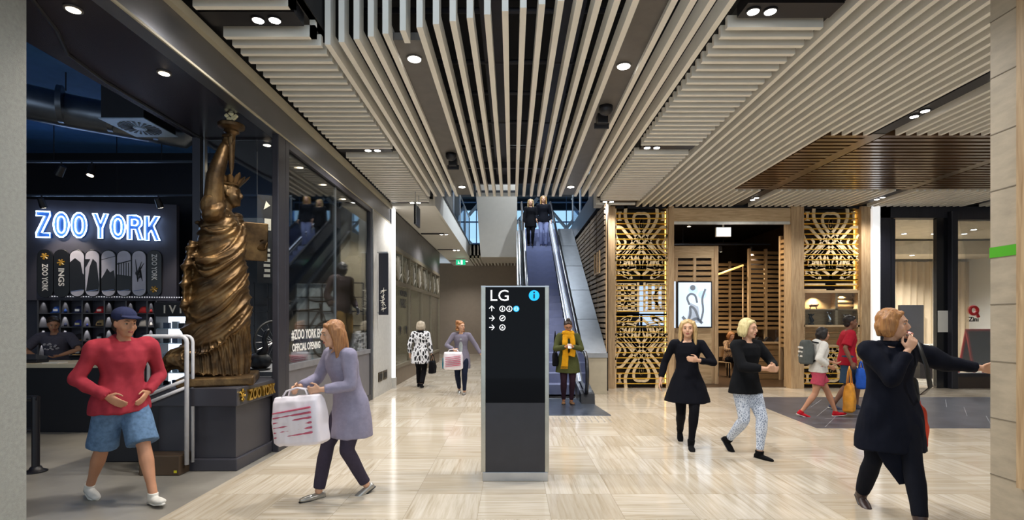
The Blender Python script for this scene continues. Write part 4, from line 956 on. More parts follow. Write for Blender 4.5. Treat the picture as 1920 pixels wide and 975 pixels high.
for k, (px, Y) in enumerate(((1303, 15.2), (1352, 15.2), (1409, 15.2))):
    track_head(X_(px, Y), Y+.02, 3.86, ['first cafe spotlight above the timber tower', 'cafe spotlight in the middle of the ceiling track', 'cafe spotlight over the plank counter'][k], 2.6, ((0, 0), (.1, .3), (.2, .3))[k])
for x, y, s in ((4.4, 14.2, 'behind the timber tower'), (6.1, 13.6, 'over the cafe threshold'), (5.6, 16.2, 'deep in the cafe')):
    single(x, y, 4.6, 'added warm cafe downlight '+s, 'added warm cafe downlights', 2.4, lamp_warm, .05, (1, .82, .6))  # lamps added to brighten the slatted cafe interior
rl = thing('timber_rail', 'thin lit timber rail slanting across the cafe', 'rail', (X_(1340, 15.0), 15.0, 0)); MB().tube([(0, 0, 2.93), (1.1, .6, 3.3)], .03, 6).build('rail', M('rail_lit', 'f0c070', .5, emit=1.2), rl); MB().cyl((0.02, 0, 0), (.02, 0, 2.95), .025, 8).cyl((1.1, .6, 0), (1.1, .6, 3.3), .025, 8).build('post', timber, rl)

# ================= dark shop front =================
t = thing('dark_shop_front', 'charcoal framed glazed shop front with a dark pillar', 'shop front', (8.76, 12.2, 0))
MB().box(0, .27, 0, .2, 0, 4.33).build('pilaster', dark_frame, t, bevel=.01); MB().box(.28, .42, .06, .2, 0, 4.05).build('jamb', dark_frame, t)
MB().box(0, 6, 0, .2, 4.06, 4.33).build('header', dark_frame, t)
MB().box(1.36, 1.62, -.0, .1, 0, 4.06).build('pillar', M('pillar_black', '15161c', .2, .3, coat=.4), t); MB().box(1.62, 1.77, -.12, .1, 0, 4.2).build('pillar', dark_frame, t, bevel=.01)
MB().box(1.77, 6, -.08, .1, 4.0, 4.2).box(1.77, 6, -.08, .1, .28, .36).build('rail', dark_frame, t); MB().box(1.77, 6, -.04, .06, 0, .28).build('kickboard', M('kick_brown', '3c302a', .5), t)
MB().box(.42, 1.36, .1, .112, .05, 4.05).build('pane', clear_glass, t); MB().box(1.77, 6, .0, .012, .36, 4.0).build('pane', clear_glass, t)
g = MB()
for x, z, s in ((2.6, 3.0, .5), (3.0, 2.35, .55), (2.75, 1.6, .5)): g.tube([(x, -.005, z), (x+s*.6, -.005, z+s*.7), (x+s*1.2, -.005, z), (x+s*.6, -.005, z-s*.7)], .006, 4, closed=True)
g.build('triangle_pattern', M('etched', 'b8b8b4', .6), t)
g = MB(); n = 24; zz = Z_(582, 12.2)-0; xx = X_(1825, 12.2)-8.76
g.tube([(xx+.09*math.cos(2*math.pi*i/n), -.01, zz+.09*math.sin(2*math.pi*i/n)) for i in range(n)], .035, 6, closed=True, flat=1).tube([(xx+.05, -.01, zz-.03), (xx+.12, -.01, zz-.16)], .03, 6); g.build('ring_emblem', M('logo_red', 'c21a22', .5), t)
xf(text_mb('Zini', .15, .006, 1., 'CENTER', off=.004), Matrix.Translation((xx, -.01, zz-.26))).build('lettering', black_paint, t)
MB().box(-.13, .13, -.006, .0, -.25, .26).build('paper', white_paint, loc=(10.27, 12.195, Z_(603, 12.1)), label='white menu sheet on the dark pillar', cat='menu sheet')
# inside
cur = M('curtain_beige', 'b7a284', .8, var=.05); g = MB(); n = 150; pts = []
vs = []; fs = []
for i in range(n+1):
    x = 9.0+i*.045; y = 16.8+.05*math.sin(i*1.25)+.02*math.sin(i*.4); vs += [(x, y, 0.02), (x, y, 3.55)]
    if i: k = 2*i; fs.append((k-2, k, k+1, k-1))
g.add(vs, fs); g.build('curtain', cur, label='long pleated beige curtain at the back of the dark fronted shop', cat='curtain')
struct('wall_shop', MB().box(8.8, 15, 17.1, 17.2, 0, 4.6).box(8.8, 15, 15.3, 16.5, 3.6, 4.0).box(8.76, 8.86, 12.4, 17, 0, 4.6), M('cream_wall', 'c9bca4', .6))
struct('ceiling', MB().box(8.8, 15, 12.4, 17.1, 4.05, 4.1), M('cream_wall', 'c9bca4'))
for k, (px, py) in enumerate(((1695, 438), (1751, 438), (1808, 438), (1826, 430), (1715, 497))):
    Y = 2.45*960/(602-py) if k < 4 else 15.4; single(X_(px, Y), min(Y, 16.9) if k < 4 else 15.5, 4.05 if k < 4 else 3.6, ['small downlight inside the dark shop front by the jamb', 'small downlight inside the dark shop front by the pillar', 'small downlight behind the etched glass', 'small downlight nearest the etched glass top', 'small downlight in the dropped bulkhead over the curtain'][k], 'small downlights in the dark fronted shop', 4., None, .06)
struct('door_2', MB().box(X_(1688, 16.5), X_(1732, 16.5), 16.5, 16.6, 0, Z_(572, 16.5)), black_paint)
t = thing('service_table', 'dark service table with white plates inside the dark fronted shop', 'table', (X_(1745, 14.5), 14.5, 0))
MB().box(-.55, .45, -.3, .3, .86, .9).build('top', white_paint, t, bevel=.005); MB().box(-.5, .4, -.25, .25, 0, .86).build('body', black_paint, t)
for k in range(3): MB().lathe([(.04, 0), (.09, .04), (.1, .05)], n=16).build('bowl', white_paint, loc=(X_(1745, 14.5)-.2+k*.22, 14.45, .9), smooth=True, label='white bowl on the service table', cat='bowl', group='bowls on the service table')
t = thing('chalkboard_sign', 'red framed folding chalkboard standing behind the etched glass', 'chalkboard', (X_(1836, 13.4), 13.4, 0), 0)
for s in (-1, 1):
    T = Matrix.Rotation(s*R(12), 4, 'X'); fr_ = MB()
    fr_.box(-.36, -.31, -.015, .015, .0, 1.42, T).box(.31, .36, -.015, .015, .0, 1.42, T).box(-.31, .31, -.015, .015, 1.36, 1.42, T).box(-.31, .31, -.015, .015, .32, .38, T)
    xf(fr_, Matrix.Translation((0, -s*-.29, 0))); p = fr_.build('frame', M('sign_red', 'a8242c', .45), t)
    q = MB().box(-.31, .31, -.005, .005, .38, 1.36, T); xf(q, Matrix.Translation((0, s*.29, 0))).build('board', M('slate_board', '2c3240', .5, var=.5, scale=14), p)
# ================= figures =================
def V3(*a): return Vector(a if len(a) > 1 else a[0])
def etube(mb, pts, rx, ry, side, n=18):
    P_ = [Vector(p) for p in pts]; N = len(P_); side = Vector(side).normalized(); vs = []
    for i in range(N):
        d = (P_[min(i+1, N-1)]-P_[max(i-1, 0)]).normalized(); a = (side-d*side.dot(d)).normalized(); b = d.cross(a)
        for k in range(n):
            t = 2*math.pi*k/n; vs.append(P_[i]+a*math.cos(t)*rx[i]+b*math.sin(t)*ry[i])
    fs = [(i*n+k, i*n+(k+1) % n, (i+1)*n+(k+1) % n, (i+1)*n+k) for i in range(N-1) for k in range(n)]
    fs += [tuple(range(n-1, -1, -1)), tuple((N-1)*n+k for k in range(n))]
    return mb.add(vs, fs)
def limb(mb, pts, r, n=12):
    mb.tube(pts, r, n)
    for p, q in zip(pts, r): mb.ball(p, q*.995, n)
    return mb
def remesh(mb, name, mat, parent, vox=.008, it=4, disp=None, loc=None, fac=.5):
    me = mb.mesh(name, mat); o = bpy.data.objects.new('tmp', me); COL.objects.link(o)
    r = o.modifiers.new('r', 'REMESH'); r.mode = 'VOXEL'; r.voxel_size = vox; r.adaptivity = 0
    s = o.modifiers.new('s', 'SMOOTH'); s.iterations = it; s.factor = fac
    dg = bpy.context.evaluated_depsgraph_get(); m2 = bpy.data.meshes.new_from_object(o.evaluated_get(dg)); m2.name = name
    bpy.data.objects.remove(o); bpy.data.meshes.remove(me)
    if disp:
        nn = [v.normal.copy() for v in m2.vertices]
        for v, q in zip(m2.vertices, nn): v.co += q*disp(v.co, q)
    m2.shade_smooth()
    m2.materials.clear(); m2.materials.append(mat)
    o = bpy.data.objects.new(name, m2); COL.objects.link(o)
    if parent: o.parent = parent
    if loc: o.location = loc
    return o
def folds(a=.006, f=7., zs=.35):
    def d(p, n): return a*(noise.noise(Vector((p.x*f, p.y*f, p.z*f*zs)))+.5*noise.noise(Vector((p.x*f*2.3, p.y*f*2.3+5, p.z*f*1.1))))
    return d
def ik(a, b, l1, l2, pole):
    a, b = Vector(a), Vector(b); d = b-a; L = min(d.length, (l1+l2)*.999); d.normalize(); b = a+d*L
    x = (l1*l1-l2*l2+L*L)/(2*L); h = math.sqrt(max(0, l1*l1-x*x)); q = Vector(pole); q = (q-d*q.dot(d)).normalized()
    return a+d*x+q*h, b
SKIN = M('skin', 'd3a384', .5, var=.05, scale=14); LIP = M('lips', 'a8584e', .4); EYEW = M('eye_white', 'b5a89e', .2, var=0); EYED = M('eye_dark', '2a1c14', .15, var=0)
def fabric(name, col, rough=.85, var=.08): return M('cloth_'+name, col, rough, var=var, scale=30, bump=.15, bscale=300, spec=.15)
def skeleton(H=1.65, lean=0, side=0, drop=0, ankL=(.09, .05, .07), ankR=(-.09, -.05, .07), wrL=(.27, -.02, .80), wrR=(-.27, -.02, .80), elL=(.3, 1, 0), elR=(-.3, 1, 0),
        head=(0, 0, 0), sw=.17, twist=0, kneeL=(0.05, -1, 0), kneeR=(-.05, -1, 0), px=0, py=0):
    s = H/1.65; J = {'s': s}
    P_ = Vector((px, py, .885-drop))*1; Rm = Matrix.Rotation(R(side), 3, 'Y') @ Matrix.Rotation(R(lean), 3, 'X'); up = Rm @ Vector((0, 0, 1)); fw = Rm @ Vector((0, -1, 0))
    tw = Matrix.Rotation(R(twist), 3, up); sd = tw @ (Rm @ Vector((1, 0, 0))); fw = tw @ fw
    J['P'] = P_; J['up'] = up; J['sd'] = sd; J['fw'] = fw; J['N'] = P_+up*.49
    for k, sg in (('L', 1), ('R', -1)):
        J['hip'+k] = P_+Vector((sg*.085, 0, -.03)); J['sh'+k] = P_+up*.455+sd*sg*sw
        J['kn'+k], J['an'+k] = ik(J['hip'+k], ankL if k == 'L' else ankR, .405, .405, kneeL if k == 'L' else kneeR)
        J['el'+k], J['wr'+k] = ik(J['sh'+k], wrL if k == 'L' else wrR, .285, .245, elL if k == 'L' else elR)
    J['HC'] = J['N']+up*.155+fw*.025; J['HR'] = Matrix.Rotation(R(head[0]), 3, 'Z') @ tw @ Matrix.Rotation(R(head[2]), 3, 'Y') @ Matrix.Rotation(R(lean*.4+head[1]), 3, 'X')
    return J
def hand(mb, J, k, thumb, curl=.5, d=None, sc=1.):
    W = J['wr'+k]; d = (W-J['el'+k]).normalized() if d is None else Vector(d).normalized()
    t = Vector(thumb); t = (t-d*t.dot(d)).normalized(); n = d.cross(t)*(1 if k == 'L' else -1)
    etube(mb, [W-d*.02, W+d*.01, W+d*.045, W+d*.082, W+d*.09], [.022, .024, .036, .038, .034], [.017, .016, .014, .012, .010], t, 14)
    for i, (o, L) in enumerate(((.029, .068), (.010, .076), (-.010, .071), (-.028, .056))):
        p = W+d*.086+t*o; a = 0; pts = [p-d*.02]; 
        q = p.copy(); pts.append(q.copy())
        for j, fr in enumerate((.45, .3, .25)):
            a += curl*R((50, 55, 35)[j])*(1+.12*i); dd = d*math.cos(a)+n*math.sin(a); q = q+dd*L*fr*1.05; pts.append(q.copy())
        limb(mb, pts, [.009, .0092, .0085, .008, .007], 8)
    p = W+d*.025+t*.028; q1 = p+(t*.75+d*.6+n*.35).normalized()*.034; q2 = q1+(t*.2+d*.9+n*.5*curl).normalized()*.03; q3 = q2+(d+n*curl-t*.1).normalized()*.022
    limb(mb, [p-t*.012, p, q1, q2, q3], [.012, .013, .011, .0095, .008], 8)
    return n
def head_mb(mb, J, neck=True):
    C, Rr = J['HC'], J['HR']; T = Matrix.Translation(C) @ Rr.to_4x4(); f = lambda *a: T @ Vector(a); R3 = Rr
    mb.ball(f(0, .012, .03), (.073, .092, .084), 20, R3)
    etube(mb, [f(0, -.005, .04), f(0, -.02, -.02), f(0, -.03, -.06), f(0, -.045, -.098), f(0, -.05, -.108)], [.068, .066, .058, .036, .02], [.075, .064, .052, .034, .02], R3 @ Vector((1, 0, 0)), 20)
    mb.tube([f(0, -.080, .022), f(0, -.098, -.006), f(0, -.104, -.024)], [.008, .011, .014], 8).ball(f(0, -.095, -.03), (.017, .012, .009), 8, R3)
    mb.tube([f(-.045, -.066, .030), f(0, -.082, .034), f(.045, -.066, .030)], [.012, .013, .012], 8)
    for s in (-1, 1):
        mb.ball(f(s*.036, -.058, -.026), (.026, .024, .028), 10, R3).ball(f(s*.073, .004, -.006), (.009, .018, .031), 10, R3)
    mb.ball(f(0, -.078, -.058), (.026, .014, .02), 10, R3).ball(f(0, -.072, -.092), (.02, .016, .014), 10, R3)
    if neck: mb.tube([f(0, .018, -.03), (J['N']+C)/2+J['up']*-.01, J['N']-J['up']*.01, J['N']-J['up']*.05], [.052, .048, .052, .075], 14)
def body_mb(J, hands, fat=1.):
    mb = MB(); P_, up, sd = J['P'], J['up'], J['sd']
    etube(mb, [P_-Vector((0, 0, .09)), P_-Vector((0, 0, .03)), P_+up*.03, P_+up*.13, P_+up*.22, P_+up*.34, P_+up*.43, P_+up*.475, P_+up*.50], [x*fat for x in (.10, .155, .160, .125, .118, .140, .150, .115, .06)], [x*fat for x in (.08, .11, .112, .092, .088, .108, .095, .07, .05)], sd)
    for k in 'LR':
        limb(mb, [J['hip'+k]-Vector((0, 0, .01)), J['hip'+k].lerp(J['kn'+k], .35), J['kn'+k], J['kn'+k].lerp(J['an'+k], .3), J['kn'+k].lerp(J['an'+k], .75), J['an'+k]], [.085*fat, .078*fat, .052, .055, .036, .034])
        limb(mb, [J['sh'+k], J['sh'+k].lerp(J['el'+k], .4), J['el'+k], J['el'+k].lerp(J['wr'+k], .3), J['wr'+k]], [.052*fat, .044*fat, .036, .037, .024])
        mb.tube([J['N']-up*.05, J['sh'+k]+up*.01], [.05, .045], 10)
        hand(mb, J, k, *hands[k])
    head_mb(mb, J); return mb
def foot_pts(J, k, dir_, pitch):
    a = J['an'+k]; d = Vector((math.sin(R(dir_)), -math.cos(R(dir_)), 0)); p = R(pitch); f = d*math.cos(p)-Vector((0, 0, 1))*math.sin(p); u = Vector((0, 0, 1))*math.cos(p)+d*math.sin(p)
    return a, f, u, Vector((-d.y, d.x, 0))
def shoe(J, k, dir_, pitch, mat, parent, name='shoe', heel=0., shaft=0., sole=None, vox=.006, low=False):
    a, f, u, s = foot_pts(J, k, dir_, pitch); b = a-u*.045; mb = MB()
    etube(mb, [b-f*.062, b-f*.045, b+f*.02, b+f*.09, b+f*.15, b+f*.175], [.018, .032, .035, .042, .034, .016], [.022, .032, .034 if not low else .028, .027, .02, .012], s, 16)
    if not low: etube(mb, [b-f*.012, a+u*.015], [.04, .038], [.046, .044], s, 14)
    if shaft: etube(mb, [a-u*.02, a.lerp(J['kn'+k], .3*shaft)], [.042, .048], [.046, .05], s, 14)
    if heel: mb.tube([b-f*.042, b-f*.045-u*(.03+heel)], [.026, .014], 10)
    sh = remesh(mb, name, mat, parent, vox, 3)
    g = MB(); etube(g, [b-f*.064-u*.026, b-u*.026+f*.03, b+f*.10-u*.024, b+f*.178-u*.016], [.026, .036, .043, .014], [.009]*4, s, 16); g.build('sole', sole or MATS['black_paint'], sh, smooth=True)
    return sh
def top_mb(J, hem=.0, w=1.12, flare=0., sleeve=1., sr=1.25, neck=.48, hood=False, puff=0.):
    """garment for the torso: hem = height above the pelvis point (negative is lower)"""
    mb = MB(); P_, up, sd = J['P'], J['up'], J['sd']; pts = []; rx = []; ry = []
    lev = [(-.42, .155, .12), (-.25, .162, .118), (-.12, .166, .118), (0, .162, .114), (.13, .132, .098), (.22, .124, .094), (.34, .148, .112), (.43, .158, .098), (.47, .115, .075), (neck, .062, .056)]
    lev2 = [q for q in lev if q[0] > hem+.02]; q0 = [q for q in lev if q[0] <= hem+.02]; base = q0[-1] if q0 else lev[0]
    lev2 = [(hem, base[1], base[2]), (hem+.012, base[1], base[2])]+lev2
    for z, a, b in lev2:
        fl = max(0, (.05-z))*flare; pts.append(P_+(up*z if z > 0 else Vector((0, 0, z))*1.0)); rx.append(a*w+fl+puff); ry.append(b*w+fl*.8+puff)
    etube(mb, pts, rx, ry, sd, 28)
    for k in 'LR':
        q = .064*w; mb.tube([J['N']-up*.035, J['N'].lerp(J['sh'+k], .55)-up*.022, J['sh'+k]-up*.008], [.058, .060*w, q*.93], 14)
        sh, el, wr = J['sh'+k], J['el'+k], J['wr'+k]
        if sleeve > 0:
            if sleeve <= .5: e = sh.lerp(el, sleeve*2); limb(mb, [sh-up*.01, sh.lerp(e, .5)], [q*.95, .054*sr]); mb.tube([sh, e], [q*.95, .056*sr], 14)
            else:
                f = (sleeve-.5)*2; e = el.lerp(wr, f); limb(mb, [sh-up*.01, sh.lerp(el, .5), el], [q*.95, .047*sr, .041*sr]); mb.tube([el, el.lerp(e, .6), e], [.042*sr, .037*sr, .033*sr], 14)
    if hood: mb.ball(J['N']+up*.0-J['fw']*.06, (.11, .08, .06), 14)
    return mb
def legs_mb(J, end=.93, r=1.1, loose=0., short=False, wide=0):
    mb = MB(); P_ = J['P']
    etube(mb, [P_-Vector((0, 0, .10)), P_-Vector((0, 0, .03)), P_+J['up']*.06, P_+J['up']*.12], [.11*r, .160*r, .158*r, .13*r], [.09*r, .115*r, .108*r, .09*r], J['sd'], 22)
    for k in 'LR':
        h, n, a = J['hip'+k], J['kn'+k], J['an'+k]
        if short: e = h.lerp(n, end); limb(mb, [h, h.lerp(n, .3)], [.09*r, .09*r]); mb.tube([h.lerp(n, .1), e], [.09*r, (.078+wide)*r], 16)
        else: e = n.lerp(a, end); limb(mb, [h, h.lerp(n, .35), n], [.09*r, .084*r, .058*r]); mb.tube([n, n.lerp(a, .3), n.lerp(a, .7), e], [.058*r, .06*r, .045*r+loose, .040*r+loose], 14)
    return mb
def hair_mb(J, style):
    C, Rr = J['HC'], J['HR']; T = Matrix.Translation(C) @ Rr.to_4x4(); f = lambda *a: T @ Vector(a); mb = MB()
    mb.ball(f(0, .028, .040), (.082, .092, .090), 22, Rr)
    mb.tube([f(-.058, -.035, .065), f(0, -.05, .092), f(.058, -.035, .065)], [.020, .020, .020], 10)
    mb.ball(f(0, .05, -.03), (.07, .055, .06), 14, Rr)
    if style in ('bob', 'long'):
        L = -.10 if style == 'bob' else -.30
        for s in (-1, 1):
            etube(mb, [f(s*.055, -.01, .09), f(s*.084, .012, .03), f(s*.088, .02, -.05), f(s*(.08 if style == 'bob' else .095), .02 if style == 'bob' else -.01, L)], [.03, .028, .028, .016], [.045, .06, .055, .03], Rr @ Vector((1, 0, 0)), 14)
        etube(mb, [f(0, .06, .06), f(0, .085, -.02), f(0, .075, L*.95)], [.07, .085, .065 if style == 'bob' else .09], [.04, .038, .022], Rr @ Vector((1, 0, 0)), 16)
    if style == 'bun': mb.ball(f(0, .03, .135), (.04, .04, .032), 12, Rr)
    if style == 'curly':
        rng = random.Random(2)
        for i in range(26):
            a = rng.uniform(0, math.pi); z = rng.uniform(-.11, .11); mb.ball(f(.095*math.cos(a), .01+.085*math.sin(a), z), .034, 8)
    return mb
def strands(p, n): return .004*noise.noise(Vector((p.x*60, p.y*60, p.z*9)))+.003*noise.noise(Vector((p.x*130, p.y*130, p.z*14)))
def face_bits(J, body):
    C, Rr = J['HC'], J['HR']; T = Matrix.Translation(C) @ Rr.to_4x4(); f = lambda *a: T @ Vector(a)
    for s in (-1, 1):
        e = MB().ball(f(s*.030, -.0735, .008), (.0115, .009, .0065), 12, Rr).build('eye', EYEW, body, smooth=True); MB().ball(f(s*.030, -.0805, .008), (.0068, .004, .0062), 8, Rr).build('iris', EYED, e)
        MB().tube([f(s*.016, -.087, .028), f(s*.032, -.084, .034), f(s*.048, -.073, .028)], [.003, .0035, .002], 6).build('eyebrow', HAIRM.get('brow'), body)
    MB().tube([f(-.021, -.084, -.058), f(-.008, -.0915, -.055), f(.008, -.0915, -.055), f(.021, -.084, -.058)], [.002, .0055, .0055, .002], 6).tube([f(-.018, -.085, -.062), f(0, -.091, -.065), f(.018, -.085, -.062)], [.002, .0055, .002], 6).build('lips', LIP, body, smooth=True)
HAIRM = {'brow': M('brow_brown', '4a3426', .7)}
def hairmat(n, a, b):
    return wood('hair_'+n, a, b, .5, (30, 30, 3), 3)
def person(label, loc, rz, J, hands, skin=None, hair=None, hairm=None, vox=.008, face=True, fat=1., cat='person', name='person'):
    t = thing(name, label, cat, loc, R(rz)); s = J['s']; t.scale = (s, s, s)
    b = remesh(body_mb(J, hands, fat), 'body', skin or SKIN, t, vox, 3)
    if face: face_bits(J, b)
    if hair: remesh(hair_mb(J, hair), 'hair', hairm, t, max(vox, .007), 3, strands)
    return t
def cloth(mb, name, mat, t, vox=.010, a=.006, f=7., it=9, zs=.35): return remesh(mb, name, mat, t, vox, it, folds(a, f, zs))
HL = dict(L=((0, -1, 0), .45), R=((0, -1, 0), .45))
def bag_mb(w, h, d, puff=.03):
    m = MB(); n = 8; vs = []; rows = [(0, .86, .9), (.06, .98, 1.05), (.5, 1., 1.1), (.9, .95, .8), (1., .93, .45)]
    for z, sx, sy in rows:
        for k in range(24):
            a = 2*math.pi*k/24; c, s_ = math.cos(a), math.sin(a); q = lambda v: math.copysign(abs(v)**.45, v)
            vs.append((q(c)*w/2*sx, q(s_)*d/2*sy, z*h))
    m.add(vs, [(i*24+k, i*24+(k+1) % 24, (i+1)*24+(k+1) % 24, (i+1)*24+k) for i in range(4) for k in range(24)]+[tuple(range(23, -1, -1)), tuple(4*24+k for k in range(24))]); return m
def bag(label, loc, rz, w, h, d, mat, cat='bag', strap=.22, tilt=0, name='shopping_bag', deco=None):
    t = thing(name, label, cat, loc, R(rz)); t.rotation_euler[1] = R(tilt)
    remesh(bag_mb(w, h, d), 'sack', mat, t, .009, 2, folds(.009, 9, 1.))
    for s in (-1, 1): MB().tube([(-w*.28, s*d*.2, h*.97), (-w*.2, s*d*.1, h+strap*.7), (0, 0, h+strap), (w*.2, s*d*.1, h+strap*.7), (w*.28, s*d*.2, h*.97)], .008, 6).build('handle', mat, t, smooth=True)
    if deco: deco(t)
    return t

# 1 man in the red hooded top, walking into the walkway
J = skeleton(1.74, 4, 0, .03, ankL=(.10, -.34, .065), ankR=(-.10, .34, .10), wrL=(.15, -.115, .91), wrR=(-.15, -.115, .91), elL=(1, .7, 0), elR=(-1, .7, 0), head=(8, 6, 0), sw=.195)
p = person('man in a red hooded top, denim shorts and a navy cap', (-3.48, 4.56, 0), 58, J, dict(L=((0, -.2, 1), .2), R=((0, -.2, 1), .2)), M('skin_tan', 'b98566', .55), 'short', hairmat('dark', '1c1612', '3a2c22'), fat=1.08)
cloth(top_mb(J, -.10, 1.26, .10, 1., 1.3, .50, True), 'hooded_top', fabric('red', 'a03440'), p, a=.02, f=8)
cloth(legs_mb(J, .93, 1.2, short=True, wide=.02), 'denim_shorts', fabric('denim', '5c7796', .8, .25), p, a=.009)
tm = fabric('shoe_white', 'dcd8cf'); [shoe(J, k, 0, pt, tm, p, 'trainer', sole=MATS['white_paint']) for k, pt in (('L', -4), ('R', 16))]
C, Rr = J['HC'], J['HR']; T4 = Matrix.Translation(C) @ Rr.to_4x4()
remesh(xf(MB().ball((0, .02, .065), (.088, .10, .075), 20).prism([(-.07, -.06), (-.055, -.13), (0, -.155), (.055, -.13), (.07, -.06)], 2, .055, .07), T4), 'cap', fabric('navy', '2a2f4c'), p, .006, 2)
# 2 blurred woman with the big bag, walking towards the camera side
J = skeleton(1.66, 14, 0, .03, ankL=(.10, .10, .08), ankR=(-.10, -.26, .065), wrL=(.10, -.34, 1.0), wrR=(-.22, -.38, 1.0), elL=(.5, .6, -.3), elR=(-.5, .6, -.3), head=(-15, 6, 0), sw=.165)
p = person('woman in a mauve grey cardigan with tousled brown hair carrying a large bag', (-1.50, 4.76, 0), -42, J, dict(L=((.2, 0, 1), .9), R=((.2, 0, 1), .9)), None, 'long', hairmat('brown', '7a4f30', 'b98455'))
cloth(top_mb(J, -.32, 1.18, .14, .95, 1.25), 'cardigan', fabric('mauve', '8f8a9e'), p, a=.012)
cloth(legs_mb(J, .95, 1.1, .006), 'trousers', fabric('plum', '3c3644'), p)
[shoe(J, k, 0, pt, M('silver_shoe', 'b8b4ac', .3, .6), p, 'flat_shoe', low=True) for k, pt in (('L', 25), ('R', 0))]
wbag = M('bag_white_pink', 'e6dfe6', .6, var=.02)
def stripes(t, w=.5, h=.42):
    g = MB()
    for k in range(6): z = h*.18+k*h*.1; g.tube([(-w*.40, -.10, z), (w*.42, -.10, z+.04)], [.006, .009], 5)
    g.build('print', M('print_rose', 'b8506a', .6), t)
bag('large white bag with rose stripes held by the woman in the mauve cardigan', (-1.83, 4.46, .53), -20, .52, .42, .2, wbag, strap=.07, tilt=-6, deco=stripes)
# 3 woman in the patterned coat, from behind
def patterned(name, a, b, sc):
    m, nt, bs = newmat(name); v = nt.coords((1, 1, .55)); vo = nt.node('ShaderNodeTexVoronoi', {'Scale': sc}, feature='DISTANCE_TO_EDGE')
    nt.put(vo.inputs['Vector'], v); nt.put(bs.inputs['Base Color'], nt.ramp(vo.outputs[0], [(.11, lin(a)), (.17, lin(b))])); bs.inputs['Roughness'].default_value = .85; return m
J = skeleton(1.62, 3, 0, .02, ankL=(.07, -.12, .065), ankR=(-.07, .16, .09), wrL=(.27, -.02, .83), wrR=(-.29, .0, .80))
p = person('grey haired woman in a black and white patterned coat seen from behind', (-2.22, 12.4, 0), 176, J, HL, None, 'bob', hairmat('grey', '9a8c78', 'c9bda8'), .01, False)
cloth(top_mb(J, -.28, 1.25, .10, .95, 1.35), 'coat', patterned('coat_black_white', 'dcdce0', '17171c', 16), p)
cloth(legs_mb(J, .95, 1.12, .01), 'trousers', fabric('black', '0b0b10'), p); [shoe(J, k, 0, pt, fabric('black', '0b0b10'), p, vox=.008) for k, pt in (('L', 0), ('R', 12))]
remesh(MB().tube([J['N']+V3(.07*math.cos(a), .06*math.sin(a), .02) for a in [i*math.pi/6 for i in range(12)]], .028, 8, closed=True), 'collar', fabric('black', '0b0b10'), p, .01, 2)
bag('soft black handbag hanging from the hand of the woman in the patterned coat', (-1.92, 12.36, .34), 80, .3, .30, .13, fabric('black', '0b0b10'), strap=.16, name='handbag')
# 4 woman in the grey cardigan with the white bag
J = skeleton(1.62, 3, 0, .02, ankL=(.08, -.10, .065), ankR=(-.06, .16, .09), wrL=(.45, -.08, .88), wrR=(-.14, -.24, 1.0), elL=(.2, 1, 0), elR=(-.8, .4, 0), head=(48, 0, 0))
p = person('curly haired woman in a grey cardigan walking in front of the taupe wall', (-1.12, 11.3, 0), 0, J, dict(L=((0, -1, 0), .3), R=((.8, -.4, .2), .9)), None, 'curly', hairmat('auburn', '7a4a28', 'b9824e'), .01)
cloth(top_mb(J, -.30, 1.12, .10, .95, 1.2), 'cardigan', fabric('greyviolet', '7d7888'), p); cloth(etube(MB(), [J['P']+V3(0, -.045, .0), J['P']+V3(0, -.05, .2), J['P']+V3(0, -.06, .36), J['P']+V3(0, -.03, .43)], [.07, .07, .085, .05], [.085, .078, .085, .07], (1, 0, 0)), 'blouse', fabric('grey_top', 'a8b0b0'), p)
cloth(legs_mb(J, .95, 1.08), 'jeans', fabric('navyjean', '1c2236'), p); [shoe(J, k, 0, pt, M('silver_shoe', 'b8b4ac'), p, 'flat_shoe', low=True, vox=.008) for k, pt in (('L', 0), ('R', 16))]
bag('white and pink carrier bag held by the woman in the grey cardigan', (-1.26, 10.98, .56), 0, .42, .38, .16, wbag, strap=.06, deco=lambda t: stripes(t, .4, .38))
bag('small teal bag held behind the white carrier bag', (-1.43, 11.08, .56), 0, .16, .24, .1, fabric('teal', '2d6f80'), strap=.12)
# 5 woman with the mustard scarf at the foot of the escalator
J = skeleton(1.60, 3, 0, 0, ankL=(.07, .0, .065), ankR=(-.08, .02, .065), wrL=(.065, -.27, 1.14), wrR=(-.065, -.27, 1.14), elL=(1, .5, -.6), elR=(-1, .5, -.6), head=(0, 22, 0))
p = person('woman in an olive coat and mustard scarf looking at her phone by the escalator', (1.07, 9.82, .016), 0, J, dict(L=((-.7, 0, .7), .75), R=((.7, 0, .7), .75)), M('skin_warm', 'b9825f', .55), 'bun', hairmat('darkbrown', '1d1512', '3c2a20'))
cloth(top_mb(J, -.27, 1.22, .16, .96, 1.3), 'coat', fabric('olive', '4a4e2c'), p, a=.01); cloth(legs_mb(J, .95, 1.06), 'trousers', fabric('maroon', '2e1c26'), p)
[shoe(J, k, s_, 0, fabric('tan_shoe', '7a5a40'), p, 'flat_shoe', low=True) for k, s_ in (('L', 8), ('R', -8))]
mus = fabric('mustard', 'd79a1c'); m = MB().tube([J['N']+V3(.085*math.cos(a), -.02+.08*math.sin(a), .02+.012*math.sin(2*a)) for a in [i*math.pi/8 for i in range(16)]], .046, 10, closed=True)
m.tube([J['N']+V3(.07*math.cos(a), -.03+.08*math.sin(a), -.045) for a in [i*math.pi/8 for i in range(16)]], .042, 10, closed=True)
for s_, z1 in ((-1, -.62), (1, -.42)): etube(m, [J['N']+V3(s_*.07, -.10, -.02), J['N']+V3(s_*.075, -.165, -.16), J['N']+V3(s_*.07, -.185, -.34), J['N']+V3(s_*.065-.02, -.18, z1)], [.05, .055, .06, .07], [.03, .025, .022, .02], (1, 0, 0), 14)
